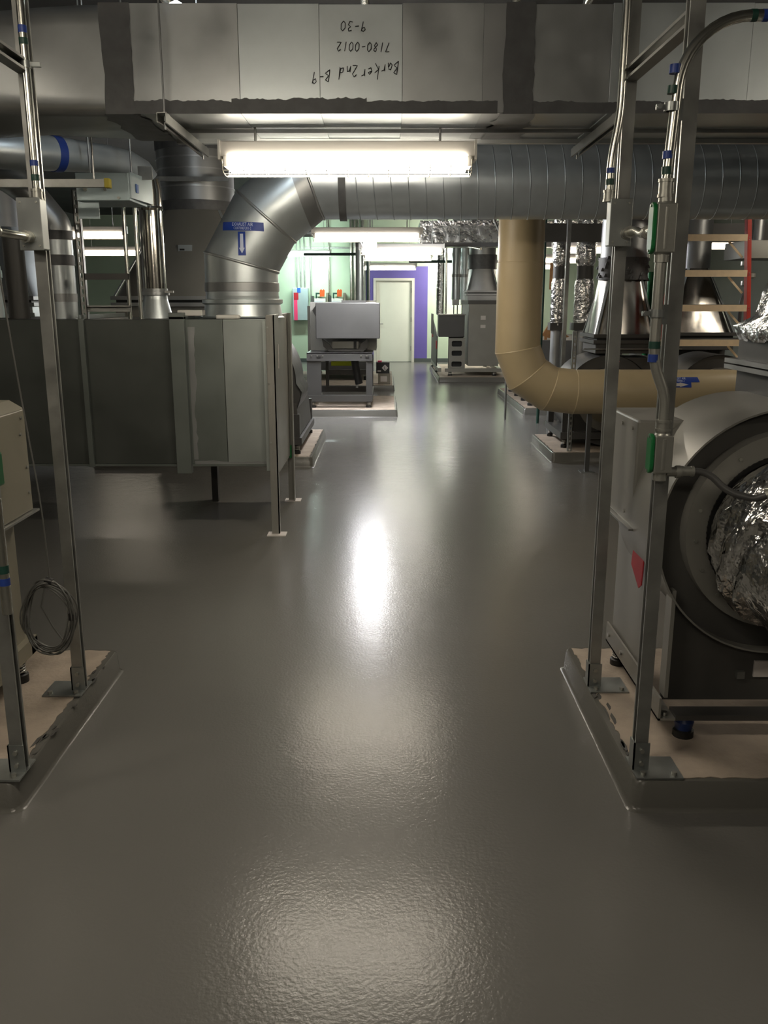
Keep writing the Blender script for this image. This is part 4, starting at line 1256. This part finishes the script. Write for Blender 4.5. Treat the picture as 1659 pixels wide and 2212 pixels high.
for i, (x, r, z0, z1) in enumerate(((-2.34, .014, 1.92, ZC), (-2.24, .014, 1.92, ZC), (-2.14, .014, 1.92, ZC), (-1.98, .014, 1.1, ZC), (-1.50, .018, 1.0, ZC), (-.93, .03, .6, ZC), (-.83, .03, .6, ZC), (-.73, .022, .6, ZC), (-.62, .045, .6, ZC))):
    o = MB().cyl((x, YB - .07, z0), (x, YB - .07, z1), r, n=14).build('wall_conduit', 'conduit' if r > .014 else 'strut')
    tag(o, 'upright pipe on the mint back wall, number %s from the left' % ('one', 'two', 'three', 'four', 'five', 'six', 'seven', 'eight', 'nine')[i] if False else
        ['thin pipe above the labelled wall panel, left', 'thin pipe above the labelled wall panel, middle', 'thin pipe above the labelled wall panel, right', 'thin pipe right of the labelled wall panel',
         'upright pipe between the two orange handles', 'pipe right of the starter boxes, left of the close pair', 'pipe right of the starter boxes, right of the close pair', 'slim pipe just right of the close pair', 'stout beige pipe next to the purple surround'][i], 'pipe', 'pipes on the back wall')
for z, x0, x1, lab in ((2.93, -2.2, -.75, 'lower horizontal channel on the mint wall'), (3.22, -2.0, -.6, 'upper horizontal channel on the mint wall')):
    tag(channel(MB(), (x0, YB - .025, z), (x1, YB - .025, z), (0, -1, 0)).build('strut_rail', 'strut'), lab, 'rail', 'strut rails')
vp = thing('vertical_pipe', 'tall silver pipe standing left of the door, with an elbow at the top', 'pipe', (-.48, 17.2, 1.5))
MB().tube(fillet([(-.52, 17.5, 1.50), (-.52, 17.5, 2.78), (-.72, 17.5, 2.86), (-1.6, 17.5, 2.86)], .1), .075, 24).build('pipe', 'galv_b', vp)
MB().cyl((-.52, 17.5, 2.60), (-.52, 17.5, 2.68), .083, n=24).build('coupling', 'galv_c', vp)
tag(MB().cyl((-.335, 17.3, 1.50), (-.335, 17.3, 2.62), .018, n=12).build('thin_pipe', 'strut'), 'thin pipe right of the tall silver pipe, left of a pair', 'pipe')
tag(MB().cyl((-.38, 17.8, 1.50), (-.38, 17.8, 2.62), .018, n=12).build('thin_pipe', 'dgreen'), 'thin dark pipe between the tall silver pipe and its thin neighbour', 'pipe')
tag(MB().box(-1.9, .5, 20.7, 20.8, 2.60, 2.66).build('support_beam', 'dgreen'), 'green horizontal beam in front of the back wall near the ceiling lamps', 'beam')
tag(MB().box(.5, 3.8, 20.3, 20.38, 2.42, 2.48).build('support_beam', 'dgreen'), 'green horizontal beam right of the farthest lamps', 'beam')

# ================================================================== fan with three hole panel (right, far)
hf = thing('boxed_fan', 'grey fan right of the far aisle with three rounded holes in its panel', 'fan', (1.7, 18.6, PZ))
MB().box(1.06, 1.58, 18.0, 18.5, .88, 1.32).build('motor_cover', 'fan', hf, bevel=.006)
MB().box(1.04, 1.60, 17.97, 18.53, 1.31, 1.33).build('cover_lip', 'fan_l', hf)
MB().box(.955, .97, 18.4, 19.1, .92, 1.33).build('side_flap', 'fan_d', hf)
# plate with three rounded openings
x0, x1, z0, z1 = 1.27, 1.60, .22, .86
holes = [(.28, .385), (.50, .605), (.685, .80)]
pn = MB()
pn.box(x0, x0 + .06, 18.05, 18.07, z0, z1).box(x1 - .06, x1, 18.05, 18.07, z0, z1)
zz = [z0] + [v for h in holes for v in h] + [z1]
for a, b in zip(zz[0::2], zz[1::2]):
    pn.box(x0 + .06, x1 - .06, 18.05, 18.07, a, b)
for a, b in holes:
    for cx, sx in ((x0 + .06, 1), (x1 - .06, -1)):
        for cz, sz in ((a, 1), (b, -1)):
            q = .03
            pn.prism([(cx, 18.05, cz)] + [(cx + sx * (q - q * math.sin(t)), 18.05, cz + sz * (q - q * math.cos(t))) for t in (0, PI / 8, PI / 4, 3 * PI / 8, PI / 2)], (0, .02, 0))
pn.build('vent_panel', 'fan_l', hf)
MB().box(1.29, 1.58, 18.2, 18.5, .22, .88).build('inner_case', 'black', hf)
MB().box(1.66, 2.28, 18.0, 19.6, .30, 1.53).build('housing', 'fan_l', hf, bevel=.006)
MB().box(1.64, 2.9, 17.99, 19.62, 1.53, 1.60).build('top_edge', 'fan_d', hf)
MB().box(1.20, 2.35, 17.96, 18.05, .18, .25).box(1.05, 1.12, 18.0, 20.8, .18, .26).box(2.28, 2.35, 18.0, 20.8, .18, .25).build('base_frame', 'fan_l', hf)
MB().hexa([(1.05, 18.6, .26), (1.07, 18.6, .26), (1.07, 20.8, .26), (1.05, 20.8, .26)], [(1.05, 18.5, .88), (1.07, 18.5, .88), (1.07, 20.7, 1.25), (1.05, 20.7, 1.25)]).build('side_panel', 'fan_d', hf)
for i, (y, z) in enumerate(((18.45, .62), (20.0, .80))):
    MB().box(1.035, 1.05, y, y + .3, z, z + .16).build('red_tag', 'redtag', hf, 'red tag')
MB().box(1.90, 2.0, 17.985, 18.0, 1.22, 1.30).box(1.90, 2.0, 17.985, 18.0, 1.06, 1.12).build('paper_label', 'paper', hf)
for x, y in ((1.30, 18.0), (2.2, 18.0), (1.09, 19.0), (1.09, 20.6), (2.3, 20.6), (2.05, 19.0)):
    spring_foot(hf, x, y, PZ, .18, R=.045)
st3, _ = stack(1.95, 18.45, 1.60, 'grey hood and dark round connector above the three hole fan', w0=.62, r=.27, zc=2.22, mat='galv_c')
MB().cyl((1.95, 18.45, 2.22), (1.95, 18.45, 2.50), .30, n=36).build('dark_joint', 'sealant', st3)
MB().cyl((1.95, 18.45, 2.50), (1.95, 18.45, ZC), .27, n=36).build('connector', 'galv_c', st3)
tag(MB().cyl((1.22, 20.4, 1.30), (1.22, 20.4, ZC), .09, n=20).build('wrapped_pipe', 'foil'), 'foil wrapped pipe left of the three hole fan stack, in front of the pale wall', 'pipe', 'foil wrapped pipes')
tag(MB().cyl((1.23, 18.6, 1.331), (1.23, 18.6, ZC), .022, n=14).build('thin_pipe', 'conduit'), 'thin pipe rising from the motor box of the three hole fan', 'pipe')
for i, (x, y) in enumerate(((1.52, 19.7), (1.72, 19.9))):
    mp = thing('mint_lit_pipe', ('green lit pipe between the wrapped pipe and the hood, left', 'green lit pipe between the wrapped pipe and the hood, right')[i], 'pipe', (x, y, 1.62), 'pair of pipes behind the three hole fan')
    MB().cyl((x, y, 1.62), (x, y, ZC), .095, n=24).build('pipe', 'galv_b', mp)
    MB().cyl((x, y, 2.10), (x, y, 2.16), .103, n=24).build('coupling', 'galv_c', mp)
    MB().box(x - .07, x + .07, y - .12, y + .1, 1.50, 1.62).build('flange', 'white', mp)
    MB().cyl((x - .04, y, .10 + .003), (x - .04, y, 1.50), .012, n=8).cyl((x + .04, y, .10 + .003), (x + .04, y, 1.50), .012, n=8).build('support_leg', 'strut', mp)

# ================================================================== beige duct
bd = thing('beige_duct', 'beige painted round duct dropping beside the aisle and bending right along the floor', 'duct', (1.22, 8.2, 0))
BR = .207
bp = [(1.215, 8.2, ZC), (1.215, 8.2, 1.93), (1.215, 8.2, 1.16), (1.31, 8.2, .925), (1.52, 8.2, .79), (1.75, 8.2, .762), (7.5, 8.2, .762)]
bs = mitred(bp, BR, 48)
for i, (A, B) in enumerate(bs):
    MB().loft([A, B], True).build('gore', 'beige', bd)
    if i:
        MB().loft([swell(A, 1.0005), swell(A, 1.008), swell([Vector(p) + (Vector(q) - Vector(p)).normalized() * .012 for p, q in zip(A, B)], 1.008)], True).build('seam', 'beige', bd)
for y in (8.05, 8.35):
    pass
lg = MB().box(1.895, 1.935, 8.18, 8.22, .006, .58).build('support_leg', 'fan', bd)
MB().box(1.85, 1.98, 8.13, 8.27, 0, .006).build('foot_plate', 'strutface', lg)
lg = MB().box(4.6, 4.64, 8.18, 8.22, .006, .58).build('support_leg', 'fan', bd)
MB().box(4.55, 4.69, 8.13, 8.27, 0, .006).build('foot_plate', 'strutface', lg)
def bfront(z):
    s = z - .762
    return 8.2 - math.sqrt(max(BR * BR - s * s, 0)) - .003
def bl(x0, x1, z0, z1, sk=0):
    return lambda a, b: (lambda x, z: (x, bfront(z), z))(x0 + (x1 - x0) * a - sk * b, z0 + (z1 - z0) * b)
patch(bl(2.48, 2.865, .868, .912, .015), 8, 4).build('flow_label', 'label', bd, 'blue EXHAUST AIR label')
patch(bl(2.48, 2.785, .822, .868), 8, 4).build('arrow_label', 'label', bd, 'blue arrow label pointing right')
mapb = lambda xc, zc: (lambda u_, v_: (xc + u_, bfront(zc + v_) - .002, zc + v_))
text_part('EXHAUST AIR', .027, mapb(2.665, .892), 'lettering', 'letter', bd, xs=.9)
text_part('CLI8077EF001-1', .024, mapb(2.665, .871), 'lettering', 'letter', bd, xs=.78)
ar = [(2.54, .834), (2.54, .860), (2.68, .860), (2.68, .867), (2.76, .847), (2.68, .827), (2.68, .834)]
MB().add([(x, bfront(z) - .002, z) for x, z in ar], [list(range(7))]).build('arrow', 'paper', bd)

# ================================================================== right bay behind the beige duct
f3 = scroll_fan('centrifugal_fan', 'fan behind the beige duct with a rounded scroll and pink tag on top', 2.29, 9.0, 9.7, .60, .44, (1.80, 2.78, 8.94, 9.85), .2, 4, 'fan', None)
MB().box(2.14, 2.76, 9.06, 9.6, .88, 1.025).build('outlet', 'fan', f3)
MB().prism([(2.26, 8.99, 1.005), (2.36, 8.99, 1.005), (2.38, 8.99, .99), (2.36, 8.99, .975), (2.26, 8.99, .975), (2.24, 8.99, .99)], (0, .015, 0)).build('tag', 'pink', f3, 'pink tag')
st4, _ = stack(2.44, 9.36, 1.065, 'tall tapering steel hood behind the far right post', w0=.60, r=.235, zc=1.80, mat='hood', fl='fan', bm='fan_d')
MB().cyl((2.44, 9.32, 1.80), (2.44, 9.32, 2.02), .25, n=36).build('dark_joint', 'sealant', st4)
rg = MB()
for k in range(44):
    a = random.uniform(0, 2 * PI)
    z = random.uniform(1.80, 2.02)
    q = Vector((2.44 + .25 * math.cos(a), 9.32 + .25 * math.sin(a), z))
    rg.hexa([q + Vector((-.02, -.02, -.015)), q + Vector((.02, -.02, -.015)), q + Vector((.02, .02, -.01)), q + Vector((-.02, .02, -.01))],
            [q + Vector((-.008, -.012, .02)), q + Vector((.012, -.008, .015)), q + Vector((.01, .01, .02)), q + Vector((-.01, .012, .016))])
rg.build('sealant_lumps', 'sealant', st4, kind='stuff')
MB().cyl((2.44, 9.32, 2.02), (2.44, 9.32, ZC), .235, n=36).build('connector', 'galv_c', st4)
slotted(1.86, 8.75, PZ, 1.30, 'slotted channel post at the corner of the pad under the beige duct')
st5, _ = stack(3.55, 10.4, 1.05, 'steel hood seen through the ladder', w0=.75, r=.16, zc=1.95, mat='hood', fl='fan', bm='fan_d')
MB().cyl((3.55, 10.4, 1.95), (3.55, 10.4, ZC), .16, n=30).build('connector', 'galv_c', st5)
f5 = scroll_fan('centrifugal_fan', 'fan behind the beige duct below the ladder, only its top arc showing', 3.42, 9.0, 9.7, .60, .44, (2.95, 3.9, 8.94, 9.85), .2, 4, 'fan', None)
f6 = scroll_fan('centrifugal_fan', 'fan under the hood seen through the ladder', 3.6, 10.3, 11.0, .62, .42, (3.1, 4.1, 10.15, 11.1), .2, 4, 'fan', 1.05)
pad(2.6, 4.3, 10.05, 11.18, PH, 'pad behind the ladder, hidden by the beige duct', False)
f4 = thing('boxed_fan', 'dark fan unit on the pale pad behind the bend of the beige duct', 'fan', (2.8, 13.8, PZ))
MB().box(2.12, 3.4, 12.75, 15.1, .27, 1.04).build('housing', 'fan_d', f4, bevel=.008)
MB().box(2.05, 3.45, 12.65, 15.2, .21, .27).build('base_frame', 'fan', f4)
for y in (12.75, 13.4, 14.1, 14.8):
    spring_foot(f4, 2.10, y, PZ, .21, R=.04)
spring_foot(f4, 3.35, 12.8, PZ, .21, R=.04)
spring_foot(f4, 3.35, 15.0, PZ, .21, R=.04)
br = thing('push_broom', 'brown broom with wooden handle standing on the dark fan behind the beige duct', 'broom', (2.38, 12.95, 1.04))
MB().prism([(2.26, 12.92, 1.10), (2.36, 12.92, 1.27), (2.42, 12.92, 1.27), (2.66, 12.92, 1.08), (2.5, 12.92, 1.055), (2.36, 12.92, 1.065)], (0, .06, 0)).build('head', 'brown', br)
MB().tube([(2.39, 12.95, 1.22), (2.42, 12.97, 1.95)], .022, 12).build('handle', 'beige', br)
MB().box(2.30, 2.34, 12.93, 12.97, 1.04, 1.09).box(2.46, 2.50, 12.93, 12.97, 1.04, 1.08).build('bristles', 'brown', br)
MB().box(2.35, 2.50, 12.98, 13.0, 1.75, 2.12).build('wooden_block', 'brown', br)
for i, (x, y, r, lab) in enumerate(((2.10, 11.0, .085, 'foil wrapped duct left of the tapering hood, left of a pair'), (2.42, 11.0, .12, 'foil wrapped duct left of the tapering hood, right of a pair'), (3.18, 11.3, .09, 'foil wrapped pipe right of the tapering hood between the right posts'))):
    t = thing('wrapped_duct', lab, 'duct', (x, y, 1.25), 'foil wrapped ducts')
    mb = MB()
    R_ = []
    for k in range(40):
        z = 1.30 + (ZC - 1.30) * k / 39
        if i < 2 and 1.86 < z < 2.0:
            rr = r * .78
        else:
            rr = r
        R_.append([(x + rr * (1 + random.uniform(-.05, .05)) * math.cos(2 * PI * q / 20), y + rr * (1 + random.uniform(-.05, .05)) * math.sin(2 * PI * q / 20), z) for q in range(20)])
    mb.loft(R_, True)
    mb.build('foil_wrap', 'foil', t)
    MB().cyl((x, y, .0), (x, y, 1.30), r * .8, n=18).build('pipe', 'galv_c', t)
    if i < 2:
        MB().cyl((x, y, 1.85), (x, y, 2.01), r * .83, n=18).build('bare_section', 'fan_d', t)
    MB().box(x - r * 1.1, x + r * 1.1, y - r, y + r, 1.24, 1.33).build('flange', 'fan_d', t)
rail((1.98, 9.9, 0), (1.98, 9.9, ZC), (-1, 0, 0), 'upright channel left of the tapering hood in the right bay', 'strut_column')
rail((2.95, 10.3, PH + .004), (2.95, 10.3, ZC), (-1, 0, 0), 'upright channel right of the tapering hood in the right bay', 'strut_column')
tag(MB().cyl((2.02, 11.6, 0), (2.02, 11.6, ZC), .02, n=12).build('thin_pipe', 'dgreen'), 'dark thin pipe left of the wrapped ducts in the right bay', 'pipe')
tag(MB().box(3.02, 3.16, 12.0, 12.1, 0, ZC).build('column', 'tan'), 'pale tan column behind the ladder', 'column')
tag(MB().box(1.5, 5.5, 10.55, 10.7, 2.26, 2.46).build('duct_beam', 'fan_d'), 'dark beam across the right bay beyond the spiral duct', 'beam')

# ------------------------------------------------------------------ ladder
ld = thing('step_ladder', 'red step ladder with pale steps standing behind the beige duct at right', 'ladder', (3.2, 8.85, 0))
LX0T, LX1T, LX0B, LX1B = 2.83, 3.50, 2.56, 3.66
def lxl(z):
    return LX0B + (LX0T - LX0B) * z / 2.45
def lxr(z):
    return LX1B + (LX1T - LX1B) * z / 2.45
def lyy(z):
    return 8.72 + .12 * z / 2.45
for fn, s in ((lxl, -1), (lxr, 1)):
    for nm, zz0, zz1 in (('side_rail', 0, 2.45),):
        a = Vector((fn(PH + .004), lyy(PH), PH + .004))
        b = Vector((fn(2.45), lyy(2.45), 2.45))
        mb = MB()
        w1, dp = .036, .075
        mb.hexa([a + Vector((-w1 / 2, 0, 0)), a + Vector((w1 / 2, 0, 0)), a + Vector((w1 / 2, .006, 0)), a + Vector((-w1 / 2, .006, 0))],
                [b + Vector((-w1 / 2, 0, 0)), b + Vector((w1 / 2, 0, 0)), b + Vector((w1 / 2, .006, 0)), b + Vector((-w1 / 2, .006, 0))])
        xo = -s * w1 / 2
        mb.hexa([a + Vector((xo - .003, 0, 0)), a + Vector((xo + .003, 0, 0)), a + Vector((xo + .003, dp, 0)), a + Vector((xo - .003, dp, 0))],
                [b + Vector((xo - .003, 0, 0)), b + Vector((xo + .003, 0, 0)), b + Vector((xo + .003, dp, 0)), b + Vector((xo - .003, dp, 0))])
        mb.build('side_rail', 'red', ld)
        MB().box(a.x - .03, a.x + .03, a.y - .01, a.y + .085, PH + .003, PH + .04).build('foot', 'black', ld)
    ra = Vector((fn(0), 9.55 - .75, 0))
for z in (2.20, 1.865, 1.535, 1.20, .87, .53):
    y = lyy(z)
    x0, x1 = lxl(z) + .02, lxr(z) - .02
    stp = MB().box(x0, x1, y - .004, y + .006, z - .045, z + .01).box(x0, x1, y - .004, y + .10, z + .01, z + .018).build('step', 'tan', ld)
    MB().box(x0 + .01, x1 - .04, y + .02, y + .09, z + .018, z + .022).build('tread', 'fan', stp)
    for e, d in ((x0 + .09, -.4), (x1 - .17, 1)):
        MB().bar((e, y + .03, z - .045), (e + d * .15, y + .03, z - .20), .02, .008, (0, 1, 0)).build('brace', 'tan', stp)
rv = MB()
for z in (2.19, 1.855, 1.525, 1.19):
    for dz in (-.02, .0):
        for fn in (lxl, lxr):
            bolt(rv, (fn(z), lyy(z), z + dz), (0, -1, 0), .005, .003)
rv.build('rivet', 'spring', ld)
MB().box(lxl(2.45) - .03, lxr(2.45) + .03, lyy(2.45) - .01, lyy(2.45) + .14, 2.45, 2.50).build('top_cap', 'red', ld, bevel=.005)

# ------------------------------------------------------------------ ceiling clutter in the distance
fd = thing('insulated_duct', 'foil insulated rectangular duct near the ceiling right of the aisle lamps', 'duct', (1.5, 15.3, 2.6))
MB().box(.55, 3.9, 15.0, 16.1, 2.50, 2.86).build('jacket', 'foilsoft', fd)
MB().box(.55, 3.9, 14.97, 15.0, 2.79, 2.87).build('edge_tape', 'foil', fd)
for x in (1.0, 2.0, 3.0):
    MB().box(x, x + .03, 14.98, 16.12, 2.485, 2.50).build('strap', 'strut', fd)
MB().cyl((1.2, 14.98, 2.48), (1.2, 14.98, ZC), .006, n=8).cyl((3.0, 14.98, 2.48), (3.0, 14.98, ZC), .006, n=8).build('hanger_rod', 'strut', fd)
tag(MB().box(.55, 4.5, 13.9, 14.0, 2.40, 2.46).build('support_beam', 'fan'), 'grey horizontal beam under the foil insulated duct', 'beam')
tag(MB().tube(fillet([(1.35, 12.0, ZC), (1.35, 12.0, 2.75), (1.52, 12.0, 2.40), (1.62, 12.0, 1.9), (1.64, 12.0, .0)], .1), .014, 10).build('thin_pipe', 'wirecoil'), 'dark thin pipe slanting down left of the beige duct', 'pipe')
tag(MB().cyl((.95, 16.6, 2.66), (1.55, 14.9, 2.42), .02, n=10).build('thin_pipe', 'conduit'), 'short pale pipe slanting under the insulated duct', 'pipe')
# pipes above the cross duct
for i, (z, r, y, m, lab) in enumerate(((3.14, .09, 6.0, 'foil', 'foil wrapped pipe above and behind the cross duct, lower'), (3.36, .08, 6.35, 'foil', 'foil wrapped pipe above and behind the cross duct, upper'))):
    tag(MB().cyl((-7, y, z), (7, y, z), r, n=20).build('wrapped_pipe', m), lab, 'pipe', 'foil wrapped pipes')
for i, x in enumerate((-1.35, -.2, .75, 1.25)):
    tag(MB().cyl((x, 2.2, 3.3 + .07 * i), (x + .12, 9, 3.3 + .07 * i), .03, n=12).build('ceiling_pipe', 'conduit'), ['ceiling pipe over the left end of the cross duct', 'ceiling pipe over the middle of the cross duct', 'ceiling pipe over the dark joint of the cross duct', 'ceiling pipe over the far right post'][i], 'pipe', 'ceiling pipes')

# ------------------------------------------------------------------ smaller things in the bays
MB().box(-1.905, -1.775, 5.66, 5.664, 2.085, 2.186).build('paper_sheet', 'vav', vb, 'pale sheet hanging under the box')
dp = tag(MB().cyl((-2.56, 6.22, 1.471), (-2.56, 6.22, 2.02), .07, n=24).build('insulated_pipe', 'fan_d'), 'dark insulated pipe on the plenum left of the dull galvanized pipe', 'pipe')
MB().cyl((2.0, 8.985, 1.115), (3.0, 8.985, 1.115), .007, n=8).build('damper_rod', 'spring', st4)
for i, x in enumerate((3.36, 3.48)):
    tag(MB().cyl((x, 11.5, 0), (x, 11.5, 1.95), .04, n=16).build('valve_pipe', 'green' if i == 0 else 'dgreen'), ('bright green pipe behind the ladder steps, left one', 'dark green pipe behind the ladder steps, right one')[i], 'pipe')
gb = thing('duct_box', 'pale grey duct box with dark valves below, right of the red ladder', 'duct', (4.1, 9.6, 2.0))
MB().box(3.72, 4.6, 9.4, 10.0, 2.02, 2.20).build('box', 'fan_l', gb, bevel=.005)
MB().cyl((3.95, 9.7, 2.2), (3.95, 9.7, ZC), .06, n=16).build('riser', 'galv_c', gb)
for x, z in ((3.74, 1.98), (3.82, 1.86), (3.76, 1.78)):
    v = MB().lathe((x, 9.45, z - .04), (0, 0, 1), [(0, .02), (.01, .045), (.05, .045), (.06, .02)], 14).build('valve', 'cast', gb)
MB().tube(fillet([(3.78, 9.46, 2.02), (3.78, 9.46, 1.70), (3.74, 9.46, 1.60), (3.74, 9.46, 1.30), (4.2, 9.5, 1.2)], .05), .02, 10).build('valve_line', 'fan', gb)
tag(MB().bar((3.05, 7.15, 2.13), (3.55, 7.15, 2.75), .035, .035).build('brace', 'strut'), 'pale slanting brace at the right picture edge under the spiral duct', 'brace')
